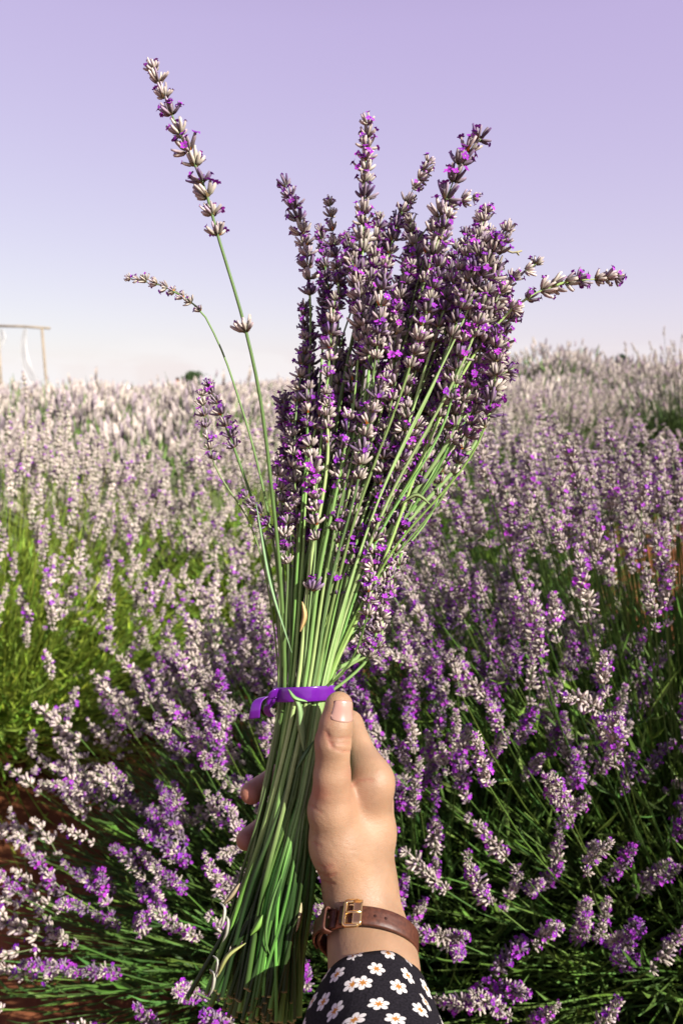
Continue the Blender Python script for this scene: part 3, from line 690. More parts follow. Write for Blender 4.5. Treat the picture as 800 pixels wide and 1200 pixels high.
stem([(560, 372), (596, 330), (632, 306)], .75, .1, 0, via=[(450, 640), (530, 440)], step=8.5, ws=.85, bloomp=.1)
stem([(600, 362), (650, 334), (695, 327), (730, 325)], .8, .5, 20, via=[(440, 680), (520, 480), (572, 392)], step=9.0, ws=1.0, extra=[(573, 391, 1.2)], bloomp=.15)
stem([(520, 500), (565, 450), (602, 431)], .85, .35, 10, via=[(440, 670)], step=8, ws=.95, bloomp=.4)
stem([(249, 538), (242, 505), (236, 458)], -.95, .15, 12, via=[(322, 745), (292, 612)], step=7.2, ws=.72, bloomp=.45, rad=.0006)
stem([(274, 524), (262, 490), (244, 451)], -.9, -.1, 10, via=[(326, 735), (300, 600)], step=7.4, ws=.82, wl=WHP)
stem([(322, 628), (305, 602), (283, 578)], -.9, .4, 14, via=[(327, 720)], step=7.2, ws=.8, wl=WHP)
stem([(370, 632), (369, 575), (362, 512)], -.1, .85, 26, via=[(362, 720)], step=8.4, ws=1.05, extra=[(360, 684, 1.0)], bloomp=.12)
stem([(432, 770), (445, 700), (462, 645)], .9, .3, 6, via=[(402, 800)], step=8.2, ws=.95, bloomp=.1, twist=.1)
stem([(420, 560), (430, 500), (452, 440)], .3, .8, 26, step=8.2, ws=1.0)
stem([(452, 600), (470, 545), (492, 490)], .6, .6, 18, step=8.2, ws=1.0)
stem([(384, 440), (388, 390), (392, 350)], -.15, .55, 12, step=8.2, ws=.95)
stem([(440, 420), (446, 360), (452, 300)], .2, .75, 22, step=8.2, ws=1.0, bloomp=.25)
stem([(480, 430), (498, 370), (515, 310)], .4, .7, 24, step=8.2, ws=1.02, bloomp=.25)
stem([(430, 720), (434, 668), (440, 610)], .55, .75, 22, via=[(400, 790)], step=8.0, ws=.9, bloomp=.1)
stem([(337, 660), (334, 625), (345, 585)], -.8, .5, 16, via=[(335, 720)], step=8.0, ws=.85, bloomp=.4)
# the rest of the bunch
poly = [(345, 470), (352, 390), (392, 310), (440, 285), (500, 290), (560, 300), (592, 360), (590, 460), (552, 512), (505, 570), (470, 650), (340, 640), (325, 560), (330, 500)]
def inside(x, y):
    c = False; n = len(poly)
    for i in range(n):
        (x1, y1), (x2, y2) = poly[i], poly[(i+1) % n]
        if (y1 > y) != (y2 > y) and x < (x2-x1)*(y-y1)/(y2-y1)+x1: c = not c
    return c
cnt = 0
while cnt < 104:
    x, y = rg.uniform(320, 595), rg.uniform(250, 640)
    if not inside(x, y): continue
    if y > 500 and rg.random() < .45: continue
    if y > 430 and x < 430 and rg.random() < .25: continue
    low = y > 430; leftish = x < 400
    z = rg.uniform(-75, -22) if ((low and x < 500) or leftish) else rg.uniform(-80, 30)
    d = np.array([x-(356+.35*(x-356)), y-860.]); d /= np.linalg.norm(d); d[0] += rg.normal(0, .17); ln = rg.uniform(70, 130)
    bx, by = x-d[0]*ln*.5, y-d[1]*ln*.5; tx, ty = x+d[0]*ln*.5+rg.normal(0, 4), y+d[1]*ln*.5
    if ty < 245: continue
    frac = (813-y)/(813-300.); spread = 40+110*frac; cxm = 356+95*frac
    a = np.clip((x-cxm)/spread + rg.normal(0, .15), -.97, .97); b = np.clip((z+22)/55 + rg.normal(0, .2), -1, 1)
    r_ = math.hypot(a, b)
    if r_ > 1: a, b = a/r_, b/r_
    stem([(bx, by), (x, y), (tx, ty)], a, b, z, whs=False, wl=WHP if (leftish and rg.random() < .65) else WH, bloomp=.3 if z > -30 else .5, ws=rg.uniform(.9, 1.12))  # purple heads favoured on the left, colouring in the bunch's shaded side
    cnt += 1
# heads low in the middle of the bunch, behind the front stems
for k in range(18):
    x, y = rg.uniform(338, 455), rg.uniform(500, 690); z = rg.uniform(-70, -34); ln = rg.uniform(60, 100); dx = (x-356)*.22 + rg.normal(0, 6)
    stem([(x-dx*.5, y+ln*.5), (x, y), (x+dx*.5, y-ln*.5)], np.clip((x-385)/70, -.9, .9), -.55, z, whs=False, wl=WHP if k % 2 else WH, bloomp=.4, ws=.95)
for (x, y, z) in ((452, 585, 12), (474, 620, 4), (446, 560, 22), (415, 610, 20), (470, 520, 24), (345, 560, -4), (330, 590, 0), (500, 520, 14), (540, 470, 12), (560, 420, 14), (525, 440, 24), (470, 570, 16), (462, 640, 8), (440, 670, 14), (448, 705, 6), (425, 725, 12), (400, 560, 18), (480, 545, 10), (395, 650, 24), (575, 440, 6), (585, 405, 2)):
    dx = (x-385)*.16; ln = rg.uniform(75, 105)
    stem([(x-dx*.5, y+ln*.5), (x, y), (x+dx*.5, y-ln*.5)], np.clip((x-395)/110+rg.normal(0, .1), -.9, .9), .3, z, whs=False, bloomp=.15, ws=.98)
# bare stems in front of the bundle (heads lost among the others)
for k in range(15):
    a = rg.uniform(-.8, .95); b = math.sqrt(max(0, 1-a*a))*rg.uniform(.55, 1.0)
    ty = rg.uniform(430, 560); fr = (813-ty)/513.; tx = 356+90*fr + a*(35+85*fr); dx = rg.uniform(-4, 12)
    ln = rg.uniform(35, 60)
    stem([(tx, ty), (tx+dx*.6, ty-ln*.5), (tx+dx*1.2, ty-ln)], a, b, rg.uniform(0, 20), whs=False, ws=.85, bloomp=.2, rad=rg.uniform(.0008, .0013))
# thin dry tendril
mb = MB(); tp = catmull([P(545, 330, -20), P(570, 294, -20), P(590, 292, -20), P(600, 296, -20), P(611, 294, -20)], 16)
tube(mb, tp, .0006, 4, (.42, .36, .22))
for i in (7, 9, 11, 12, 14):
    d = np.array([rg.normal(), rg.normal(), rg.normal()]); d /= np.linalg.norm(d); tube(mb, [tp[i], tp[i]+d*.0025], [.0009, .0004], 4, (.40, .34, .2))
at_world(mb.build('dry_tendril', M_stem), bq)
# narrow leaves and dry bits on the bundle
def blade(pts, wd, col, name='leaf'):
    p = catmull(pts, 12); t = np.gradient(p, axis=0); t /= np.linalg.norm(t, axis=1, keepdims=True); vw = -c2w(np.array([0, 0, 1.])) + np.array([0, 0, CAM_H])
    s = np.cross(t, vw); s /= np.linalg.norm(s, axis=1, keepdims=True); up = np.cross(s, t); prof = np.sin(np.linspace(.12, math.pi-.05, 12))**.7*wd
    v = np.concatenate([p-s*prof[:, None]+up*prof[:, None]*.4, p-up*prof[:, None]*.15, p+s*prof[:, None]+up*prof[:, None]*.4, p-up*prof[:, None]*.15-up*.0004])
    i = np.arange(11)[:, None]; q = []
    for k in range(11): q += [(k, k+1, 13+k, 12+k), (12+k, 13+k, 25+k, 24+k), (k, 36+k, 37+k, k+1), (36+k, 24+k, 25+k, 37+k)]
    mb = MB(); mb.add(v, q, None, col); return at_world(mb.build(name, M_stem), bq)
fz = BZ+19
blade([P(341, 812, fz+1), P(349, 825, fz+4), P(352, 850, fz+3), P(356, 880, fz+1)], .0022, (.16, .25, .10))
blade([P(338, 808, fz), P(345, 818, fz+5), P(360, 822, fz+3)], .0012, (.2, .33, .12))
blade([P(368, 868, fz), P(360, 880, fz+2), P(346, 905, fz+2)], .0012, (.06, .13, .04))
blade([P(470, 590, 28), P(488, 580, 30), P(505, 592, 30)], .0012, (.22, .33, .12))
blade([P(300, 590, 8), P(318, 690, 5), P(342, 765, 2)], .0010, (.22, .33, .16))
blade([P(352, 740, fz+6), P(357, 720, fz+8), P(354, 705, fz+8)], .0016, (.45, .30, .13), 'dry_leaf')
blade([P(281, 1035, fz), P(270, 1052, fz+2), P(262, 1060, fz+2)], .0018, (.30, .24, .14), 'dry_leaf')
blade([P(353, 1058, fz-5), P(350, 1078, fz-3), P(347, 1092, fz-3)], .0016, (.34, .28, .16), 'dry_leaf')
blade([P(308, 1072, fz+5), P(302, 1086, fz+7), P(294, 1096, fz+7)], .0022, (.13, .30, .05))
blade([P(288, 1105, fz+6), P(268, 1120, fz+8), P(255, 1145, fz+7)], .0016, (.26, .30, .10))
blade([P(330, 1025, fz+5), P(318, 1060, fz+8), P(313, 1110, fz+8), P(317, 1120, fz+7)], .0011, (.10, .24, .06))
for (x, y) in ((258, 1058), (262, 1072), (250, 1120), (246, 1136)):
    blade([P(x, y, fz), P(x+5, y+6, fz+5), P(x+4, y+20, fz+5), P(x-1, y+32, fz+2)], .0011, (.38, .38, .30), 'dry_leaf')

# ------------------------------------------------------------------ ribbon
rb = thing('ribbon', 'shiny purple ribbon tied around the lavender stems just above the thumb', 'ribbon', tuple(tie))
def strap(pts, wdir, half, th, mat_, name, parent, closed=False, prof=5, col=(1, 1, 1)):
    """flat band swept along pts; wdir (n,3) width directions; rounded edges"""
    p = np.asarray(pts); n = len(p); wd = np.asarray(wdir); wd = wd/np.linalg.norm(wd, axis=1, keepdims=True)
    t = np.gradient(p, axis=0)
    if closed: t = np.roll(p, -1, 0)-np.roll(p, 1, 0)
    t /= np.linalg.norm(t, axis=1, keepdims=True); nn = np.cross(t, wd); nn /= np.linalg.norm(nn, axis=1, keepdims=True)
    ring = [(-1, -.5), (-.86, -1), (-.4, -1), (.4, -1), (.86, -1), (1, -.5), (1, .5), (.86, 1), (.4, 1.05), (-.4, 1.05), (-.86, 1), (-1, .5)]
    m = len(ring); hf = np.broadcast_to(np.asarray(half, float), (n,))
    v = np.stack([p + wd*(hf*a)[:, None] + nn*(th*.5*b) for a, b in ring], 1).reshape(-1, 3)
    k = n if closed else n-1; i = np.arange(k)[:, None]*m; i2 = ((np.arange(k)+1) % n)[:, None]*m; j = np.arange(m)[None]; j2 = (j+1) % m
    q = np.stack([i+j, i+j2, i2+j2, i2+j], -1).reshape(-1, 4)
    mb = MB(); tr = None
    if not closed:
        tr = [(0, a+1, a) for a in range(1, m-1)] + [((n-1)*m, (n-1)*m+a, (n-1)*m+a+1) for a in range(1, m-1)]
    mb.add(v, q, tr, col); o = mb.build(name, mat_); return at_world(o, parent)
th = np.linspace(0, 2*math.pi, 65)[:-1]; cx_, cy_ = 356.5, 812.5
pts = np.array([P(cx_ + 36*math.cos(a), cy_ + 1.5*math.cos(a)*-1 + 1.2*math.sin(a), BZ + 18.6*math.sin(a)) for a in th])
upv = c2w(np.array([0, 1., 0])) - np.array([0, 0, CAM_H]); wd = np.repeat(upv[None], 64, 0)
strap(pts, wd, .0044, .0007, M_ribbon, 'band', rb, True)
# crossing knot and two short tails at the side away from the hand
kc = P(321, 815, BZ+6)
strap(catmull([P(325, 812, BZ+10), P(319, 813, BZ+12), P(314, 818, BZ+10), P(319, 824, BZ+8), P(324, 818, BZ+9)], 24), np.repeat(upv[None]+np.array([[.3, -.3, 0]]), 24, 0), .0032, .0012, M_ribbon, 'knot', rb)
strap(catmull([P(320, 818, BZ+9), P(310, 817, BZ+10), P(302, 822, BZ+12), P(299, 832, BZ+13), P(298, 842, BZ+12)], 20), np.repeat(upv[None]*.25+np.array([[.8, -.35, 0]]), 20, 0), np.linspace(.003, .0038, 20), .0007, M_ribbon, 'tail', rb)
strap(catmull([P(320, 820, BZ+7), P(314, 826, BZ+7), P(313, 834, BZ+5), P(318, 840, BZ+4)], 16), np.repeat(upv[None]*.3+np.array([[.7, -.5, 0]]), 16, 0), .0026, .0007, M_ribbon, 'tail', rb)

# ------------------------------------------------------------------ the hand and arm (one continuous surface)
def H(px, py, z): return pc(px, py, z)
G = []                                            # (points, radii mm, smoothing mm)
def chain(pts, rad, k=6.0):
    for i in range(len(pts)-1): G.append((H(*pts[i]), H(*pts[i+1]), rad[i]/1000, rad[i+1]/1000, k/1000))
# forearm and wrist
chain([(424, 1052, -14), (431, 1092, 2), (438, 1132, 18), (446, 1240, 66), (466, 1420, 130)], [20.0, 20.5, 22.5, 28, 32], 12)
# carpal block and metacarpals
chain([(424, 1040, -16), (434, 975, -14), (436, 916, -8)], [19.0, 13.4, 10.0], 10)
chain([(424, 1040, -22), (430, 980, -32), (435, 936, -30)], [17.0, 13, 9.6], 10)
chain([(420, 1045, -30), (424, 995, -46), (428, 962, -50)], [15.0, 12.5, 9.4], 10)
chain([(414, 1050, -34), (414, 1015, -56), (418, 990, -66)], [14.0, 12, 8.8], 10)
# fingers: index, middle, ring, little
chain([(436, 916, -8), (409, 849, -38)], [9.8, 8.5], 5); chain([(409, 849, -38), (372, 846, -57), (338, 862, -52)], [8.3, 7.2, 6.3], 3)
chain([(435, 936, -30), (408, 884, -58)], [9.6, 8.6], 5); chain([(408, 884, -58), (352, 893, -62), (295, 929, -31)], [8.6, 7.8, 7.0], 3)
chain([(428, 962, -50), (398, 925, -74)], [9.4, 8.3], 5); chain([(398, 925, -74), (340, 946, -70), (289, 984, -36)], [8.3, 7.4, 6.6], 3)
chain([(418, 990, -66), (388, 968, -84)], [8.8, 7.3], 5); chain([(388, 968, -84), (338, 990, -74), (308, 1020, -48)], [7.3, 6.4, 5.8], 3)
# thumb: thenar, MCP, IP, tip
chain([(416, 1030, -8), (398, 990, -2), (388, 950, 4)], [19.0, 16.2, 13.2], 9)
chain([(388, 950, 4), (389, 908, 10)], [12.6, 10.3], 6)
chain([(389, 908, 10), (390, 870, 13), (394, 850, 13), (397, 827, 12)], [10.0, 9.9, 9.2, 8.0], 3)
G_arr = G
def hand_sdf(p):
    d = None
    for a, b, r1, r2, k in G_arr:
        e = roundcone(p, a, b, r1, r2); d = e if d is None else smin(d, e, k)
    return d
# keep fingers from fusing with the palm or thumb: separate groups, joined sharply
def grp(i0, i1):
    def f(p):
        d = None
        for a, b, r1, r2, k in G_arr[i0:i1]:
            e = roundcone(p, a, b, r1, r2); d = e if d is None else smin(d, e, k)
        return d
    return f
palm = grp(0, 12); idx_ = grp(12, 15); mid_ = grp(15, 18); rin_ = grp(18, 21); lit_ = grp(21, 24); thm_base = grp(24, 26); thm = grp(26, 30)
def hand_sdf(p):
    d = palm(p); d = smin(d, thm_base(p), .012)
    fi = idx_(p)
    for g_ in (mid_, rin_, lit_): fi = smin(fi, g_(p), .0012)
    d = smin(d, fi, .015)
    t = thm(p); return smin(d, t, .0045)
lo = np.array([-.075, -.33, -.56]); hi = np.array([.055, -.085, -.30])
V, Q = surface_nets(hand_sdf, lo, hi, .00105, 6)
def grad(p, e=.0004):
    return np.stack([hand_sdf(p+np.eye(3)[i]*e)-hand_sdf(p-np.eye(3)[i]*e) for i in range(3)], -1)/(2*e)
for _ in range(2):
    g_ = grad(V); d_ = hand_sdf(V); V = V - g_*(d_/np.maximum(np.einsum('ij,ij->i', g_, g_), .2))[:, None]
g_ = grad(V); nrm = g_/np.linalg.norm(g_, axis=1, keepdims=True)
SX = 400+V[:, 0]/-V[:, 2]*FPX; SY = 600-V[:, 1]/-V[:, 2]*FPX
view = -V/np.linalg.norm(V, axis=1, keepdims=True); facing = np.clip(np.einsum('ij,ij->i', nrm, view)*3+.3, 0, 1)
def seg_dist(x, y, pl):
    d = np.full(len(x), 1e9)
    for (x1, y1), (x2, y2) in zip(pl[:-1], pl[1:]):
        t = np.clip(((x-x1)*(x2-x1)+(y-y1)*(y2-y1))/((x2-x1)**2+(y2-y1)**2), 0, 1); d = np.minimum(d, np.hypot(x-x1-t*(x2-x1), y-y1-t*(y2-y1)))
    return d
disp = np.zeros(len(V)); red = np.zeros(len(V)); frontal = V[:, 2] > -.50
creases = [([(384, 862), (392, 866), (402, 865), (409, 864)], .35, 1.9), ([(386, 869), (396, 872), (409, 871)], .30, 1.7), ([(387, 873), (394, 878), (404, 880), (409, 880)], .45, 2.0),
           ([(382, 858), (385, 866), (389, 875)], .6, 2.6), ([(412, 921), (420, 915), (430, 913), (436, 915)], .28, 2.0), ([(360, 940), (368, 947), (376, 952)], .35, 1.8),
           ([(372, 1022), (382, 1026), (392, 1024)], .35, 2.2), ([(370, 1012), (380, 1016), (388, 1014)], .25, 2.0), ([(368, 988), (376, 992)], .2, 1.8), ([(378, 1032), (390, 1036)], .25, 2.0)]
for pl, dep, wd_ in creases:
    e = np.exp(-(seg_dist(SX, SY, pl)/wd_)**2)*facing*frontal; disp -= e*dep*1e-3; red += e*.5
rgv = np.random.default_rng(3)
for i in range(26):                               # fine skin lines across thenar and the back of the thumb
    x0, y0 = rgv.uniform(364, 440), rgv.uniform(930, 1040); a = rgv.normal(.55, .35); ln = rgv.uniform(8, 22)
    e = np.exp(-(seg_dist(SX, SY, [(x0, y0), (x0+ln*math.cos(a), y0+ln*math.sin(a))])/1.6)**2)*facing*frontal; disp -= e*.10e-3
# soft forms: knuckle bump, tendon, wrist bone
for (bx_, by_, amp, rad_) in ((374, 925, .4, 12), (447, 908, .3, 10), (386, 1018, .8, 9), (396, 885, .4, 12), (380, 975, -.4, 14), (430, 960, -.5, 18)):
    disp += amp*1e-3*np.exp(-((SX-bx_)**2+(SY-by_)**2)/rad_**2)*facing*frontal
V = V + nrm*disp[:, None]
# skin pigment: redder over knuckles, finger ends and creases
for (bx_, by_, amp, rad_) in ((374, 930, .8, 12), (372, 862, .5, 12), (384, 838, .5, 10), (386, 1018, .35, 12), (296, 932, 1.0, 22), (290, 985, 1.0, 18), (414, 905, .5, 10), (420, 935, .25, 20)):
    red += amp*np.exp(-((SX-bx_)**2+(SY-by_)**2)/rad_**2)
red = np.clip(red, 0, 1)[:, None]
col = np.array([.285, .170, .100])*(1-red) + np.array([.275, .11, .07])*red
pr = thing('person', 'raised right hand and forearm gripping the lavender bunch', 'person', tuple(P(440, 1132, 24)))
mb = MB(); mb.add(c2w(V), Q, None, col); hand_o = mb.build('hand_and_forearm', M_skin); at_world(hand_o, pr)
# thumbnail: a plate laid on the thumb's surface, marched out from the bone line
nA, nB = H(393.5, 852, 13), H(397.5, 824, 12); nax = (nB-nA)/np.linalg.norm(nB-nA)
nf = np.array([.42, 0, 1.0]); nf -= nax*(nf@nax); nf /= np.linalg.norm(nf); ns = np.cross(nax, nf)
nu, nv = 13, 15; top_, bot_ = [], []
for j in range(nv):
    v_ = j/(nv-1)
    for i in range(nu):
        u_ = i/(nu-1)*2-1
        wid = R(56)*(1-.16*v_)*(1 if v_ > .25 else .72+.28*(v_/.25)**.5)
        vv_ = v_ + (.10*u_*u_ if v_ < .3 else -.10*u_*u_*(v_-.3)/.7)
        org = nA + (nB-nA)*(.34 + .58*vv_); dr = nf*math.cos(u_*wid) - ns*math.sin(u_*wid)*-1 + nax*(.95*max(0, vv_-.35))
        dr /= np.linalg.norm(dr); r0_, r1_ = .001, .03
        for _ in range(26):
            rm_ = (r0_+r1_)/2
            if hand_sdf((org+dr*rm_)[None])[0] < 0: r0_ = rm_
            else: r1_ = rm_
        q = org+dr*r0_; e = max(abs(u_), abs(v_*2-1)); free = .0006*max(0, v_-.85)/.15
        top_.append(q + dr*((.0005 if e < .99 else -.0001)+free)); bot_.append(q - dr*.0009)
v = np.array(top_+bot_); i = np.arange(nv-1)[:, None]*nu; j = np.arange(nu-1)[None]; q = np.stack([i+j, i+nu+j, i+nu+j+1, i+j+1], -1).reshape(-1, 4)
o_ = nu*nv; eg = [(k, k+1) for k in range(nu-1)] + [(k*nu+nu-1, (k+1)*nu+nu-1) for k in range(nv-1)] + [(nu*(nv-1)+k+1, nu*(nv-1)+k) for k in range(nu-1)] + [((k+1)*nu, k*nu) for k in range(nv-1)]
mb = MB(); mb.add(c2w(v), np.concatenate([q, q[:, ::-1]+o_, np.array([(a, b, b+o_, a+o_) for a, b in eg])])); at_world(mb.build('thumbnail', M_nail), pr)

# sleeve: dark fabric printed with small white flowers
def fabric():
    m, nt, N, L, b = mat('flower_print_fabric')
    uv = N.new('ShaderNodeUVMap'); uv.uv_map = 'UVMap'
    def math_(op, a, b_=None, c_=None):
        n = N.new('ShaderNodeMath'); n.operation = op
        for i, x in enumerate((a, b_, c_)):
            if x is None: continue
            if isinstance(x, (int, float)): n.inputs[i].default_value = x
            else: L.new(x, n.inputs[i])
        return n.outputs[0]
    sp_ = N.new('ShaderNodeSeparateXYZ'); L.new(uv.outputs[0], sp_.inputs[0])
    petal = None; centre = None
    for (ox, oy) in ((0, 0), (.5, .5)):
        x = math_('ADD', math_('DIVIDE', sp_.outputs[0], .0186), ox); y = math_('ADD', math_('DIVIDE', sp_.outputs[1], .0246), oy)
        cx, cy = math_('FLOOR', x), math_('FLOOR', y)
        cb = N.new('ShaderNodeCombineXYZ'); L.new(cx, cb.inputs[0]); L.new(cy, cb.inputs[1]); cb.inputs[2].default_value = ox*7+1
        wn = N.new('ShaderNodeTexWhiteNoise'); wn.noise_dimensions = '3D'; L.new(cb.outputs[0], wn.inputs[0])
        sc3 = N.new('ShaderNodeSeparateColor'); L.new(wn.outputs['Color'], sc3.inputs[0])
        fx = math_('MULTIPLY', math_('SUBTRACT', math_('SUBTRACT', x, cx), math_('MULTIPLY_ADD', sc3.outputs[0], .16, .42)), .0186)
        fy = math_('MULTIPLY', math_('SUBTRACT', math_('SUBTRACT', y, cy), math_('MULTIPLY_ADD', sc3.outputs[1], .16, .42)), .0246)
        r = math_('SQRT', math_('ADD', math_('MULTIPLY', fx, fx), math_('MULTIPLY', fy, fy)))
        th = math_('ADD', math_('ARCTAN2', fy, fx), math_('MULTIPLY', sc3.outputs[2], 6.28))
        lobe = math_('ABSOLUTE', math_('COSINE', math_('MULTIPLY', th, 3.0)))
        rad = math_('MULTIPLY_ADD', math_('POWER', lobe, .55), .0027, .0021)
        inp = math_('LESS_THAN', r, rad); gap = math_('GREATER_THAN', lobe, .16); near_c = math_('LESS_THAN', r, .0020)
        pet = math_('MULTIPLY', inp, math_('MAXIMUM', gap, near_c))
        star = math_('MULTIPLY_ADD', math_('POWER', lobe, 3.0), .0011, .0011); cen = math_('LESS_THAN', r, star)
        petal = pet if petal is None else math_('MAXIMUM', petal, pet); centre = cen if centre is None else math_('MAXIMUM', centre, cen)
    nz = N.new('ShaderNodeTexNoise'); nz.inputs['Scale'].default_value = 900; nz.inputs['Detail'].default_value = 3; L.new(uv.outputs[0], nz.inputs[0])
    cr = N.new('ShaderNodeValToRGB'); cr.color_ramp.elements[0].position = .35; cr.color_ramp.elements[0].color = (.004, .0035, .005, 1); cr.color_ramp.elements[1].position = .68; cr.color_ramp.elements[1].color = (.016, .0135, .018, 1); L.new(nz.outputs[0], cr.inputs[0])
    m1 = N.new('ShaderNodeMix'); m1.data_type = 'RGBA'; L.new(petal, m1.inputs[0]); L.new(cr.outputs[0], m1.inputs[6]); m1.inputs[7].default_value = (.56, .53, .50, 1)
    m2 = N.new('ShaderNodeMix'); m2.data_type = 'RGBA'; L.new(centre, m2.inputs[0]); L.new(m1.outputs[2], m2.inputs[6]); m2.inputs[7].default_value = (.36, .15, .03, 1)
    L.new(m2.outputs[2], b.inputs['Base Color']); b.inputs['Roughness'].default_value = .85; b.inputs['Specular IOR Level'].default_value = .2
    b.inputs['Specular IOR Level'].default_value = .12
    bp = N.new('ShaderNodeBump'); bp.inputs['Strength'].default_value = .4; bp.inputs['Distance'].default_value = .0004; L.new(nz.outputs[0], bp.inputs['Height']); L.new(bp.outputs[0], b.inputs['Normal'])
    return m
axis_pts = catmull([H(429, 1172, 38), H(438, 1255, 75), H(466, 1430, 135), H(520, 1750, 190)], 44)
t, _, _ = frames(axis_pts); nth = 72; arc = np.concatenate([[0], np.cumsum(np.linalg.norm(np.diff(axis_pts, axis=0), axis=1))])
def ring_frame(tan):
    x = np.cross(tan, np.array([0, 1., 0])); 
    front = np.array([0, 0, 1.]) - tan*tan[2]; front /= np.linalg.norm(front); side = np.cross(tan, front); return front, side
def sleeve_layer(off):
    vs, uvs = [], []
    for i in range(44):
        fr, sd = ring_frame(t[i]); s_ = i/43
        rad = (.0312 + .030*s_**.8) + off
        for k in range(nth+1):
            a = 2*math.pi*k/nth
            wob = 1 + .035*math.sin(3*a+1+4*s_) + .02*math.sin(7*a+9*s_) + (.02*math.sin(2*a+.5) if i < 6 else 0)
            # the cuff edge is pulled back on the thumb side
            pull = (-.0075*math.sin(a)*-1)*max(0, 1-i/8)
            q = axis_pts[i] + rad*wob*(math.cos(a)*fr + math.sin(a)*sd) + t[i]*pull
            vs.append(q); uvs.append((a*.036, arc[i]))
    return np.array(vs), np.array(uvs)
vo, uvo = sleeve_layer(0); vi, _ = sleeve_layer(-.0014)
m = nth+1; i = np.arange(43)[:, None]*m; j = np.arange(nth)[None]; q = np.stack([i+j, i+m+j, i+m+j+1, i+j+1], -1).reshape(-1, 4)
rim = np.stack([np.arange(nth), np.arange(nth)+1, np.arange(nth)+1+len(vo), np.arange(nth)+len(vo)], -1)
mb = MB(); mb.add(c2w(np.concatenate([vo, vi])), np.concatenate([q, q[:, ::-1]+len(vo), rim])); M_fab = fabric()
sl_o = mb.build('sleeve', M_fab); at_world(sl_o, pr); sl_o['label'] = 'dark sleeve cuff printed with small white flowers'
me = sl_o.data; uvl = me.uv_layers.new(name='UVMap'); vidx = np.zeros(len(me.loops), np.int32); me.loops.foreach_get('vertex_index', vidx)
uvl.data.foreach_set('uv', np.concatenate([uvo, uvo])[vidx].astype(np.float32).ravel())

# ------------------------------------------------------------------ leather wrist strap
ws_ = thing('wrist_strap', 'brown leather wrist strap with gold buckle around the wrist', 'wrist strap', tuple(P(432, 1110, 14)))
Cc = H(431, 1101, 8); tl = R(53); ro = R(-11)
Vv = np.array([0, math.sin(tl), math.cos(tl)]); Uu = np.array([1., 0, 0])
Uu = np.array([math.cos(ro), math.sin(ro), 0]); Vv = np.array([-math.sin(ro)*math.sin(tl), math.cos(ro)*math.sin(tl), math.cos(tl)]); Ax = np.cross(Uu, Vv)
def ringp(a, rr=.0275): return Cc + rr*(math.cos(a)*Uu*1.02 + math.sin(a)*Vv)
def wdir(a): return Ax*1.0 + .0*Vv
rot = lambda v: c2w(v) - np.array([0, 0, CAM_H])
a_ = np.linspace(R(132), R(132-352), 90)
rr_ = .0275 + .0012*np.exp(-((np.degrees(a_)-132)/14)**2)
strap(c2w(np.array([ringp(a, r_) for a, r_ in zip(a_, rr_)])), np.array([rot(wdir(a)) for a in a_]), .0051, .0022, M_leather, 'strap', ws_)
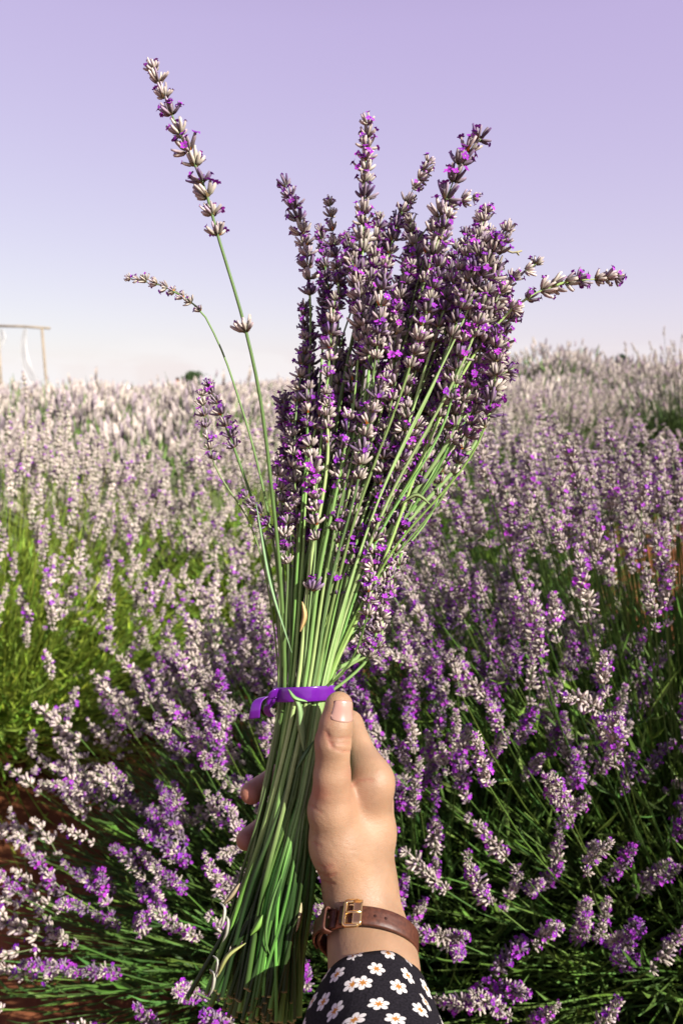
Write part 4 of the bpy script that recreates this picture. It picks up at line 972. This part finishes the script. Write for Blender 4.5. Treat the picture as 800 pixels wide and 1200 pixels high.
# inner lining in raw leather, visible where the tail lifts off the wrist
a2_ = np.linspace(R(205), R(100), 40)
strap(c2w(np.array([ringp(a, .0297 + .0008*math.sin(i*.2)) for i, a in enumerate(a2_[:18])])), np.array([rot(wdir(a)) for a in a2_[:18]]), .0049, .0018, M_leather, 'strap_tail', ws_)
strap(c2w(np.array([ringp(a, .0258) for a in np.linspace(R(150), R(112), 14)])), np.array([rot(wdir(a)+.25*Vv) for a in range(14)]), .0056, .0012, M_leather_in, 'lining', ws_)
def bar(name, pts, r, mat_, parent, sides=8, flat=1.0):
    mb = MB(); tube(mb, c2w(np.array(pts)), r, sides, (1, 1, 1), True, flat); return at_world(mb.build(name, mat_), parent)
ab = R(117); rb_ = .0302
def rp(a, wv, rr=rb_): return ringp(a, rr) + Ax*wv
half = .0066
w_out = R(7.5)
frame_pts = [rp(ab-w_out, -half), rp(ab-w_out, half), rp(ab+w_out, half), rp(ab+w_out, -half)]
fp = []
for k in range(4):
    p0, p1, p2 = frame_pts[k-1], frame_pts[k], frame_pts[(k+1) % 4]
    for s_ in np.linspace(0, 1, 5):
        A_ = p1+(p0-p1)/np.linalg.norm(p0-p1)*.0016; B_ = p1+(p2-p1)/np.linalg.norm(p2-p1)*.0016
        fp.append((1-s_)**2*A_ + 2*s_*(1-s_)*p1 + s_*s_*B_)
fp.append(fp[0]); 
bk = bar('buckle', fp, .0013, M_gold, ws_)
# broad front bar of the buckle
strap(c2w(np.array([rp(ab-w_out+R(1.0), v_, rb_+.0006) for v_ in np.linspace(-half, half, 8)])), np.array([rot(np.cross(Ax, ringp(ab-w_out)-Cc)) for _ in range(8)]), .0026, .0016, M_gold, 'buckle_plate', ws_)
bar('prong', [rp(ab+w_out, 0, rb_+.0002), rp(ab, 0, rb_+.0012), rp(ab-w_out-R(3), 0, rb_+.0014)], .0008, M_gold, ws_)
# keeper loop further round
kp = R(152); kt = np.linspace(0, 2*math.pi, 25)[:-1]
kd = (ringp(kp)-Cc); kd /= np.linalg.norm(kd)
kpts = np.array([ringp(kp, .0287) + Ax*.0062*np.sign(math.cos(a))*abs(math.cos(a))**.4 + kd*.0029*np.sign(math.sin(a))*abs(math.sin(a))**.4 for a in kt])
strap(c2w(kpts), np.repeat(rot(np.cross(Ax, kd))[None], 24, 0), .0022, .0012, M_leather, 'keeper', ws_, True)
for ah in (92, 80, 146):
    mb = MB(); d = (ringp(R(ah))-Cc); d /= np.linalg.norm(d); rr0 = .0275 if ah < 100 else .0297
    cpt = Cc + (ringp(R(ah))-Cc)/.0275*(rr0+.00115)
    tube(mb, c2w(np.array([cpt-d*.0006, cpt+d*.00012])), .0008, 10, (1, 1, 1)); at_world(mb.build('strap_hole', M_hole), ws_)
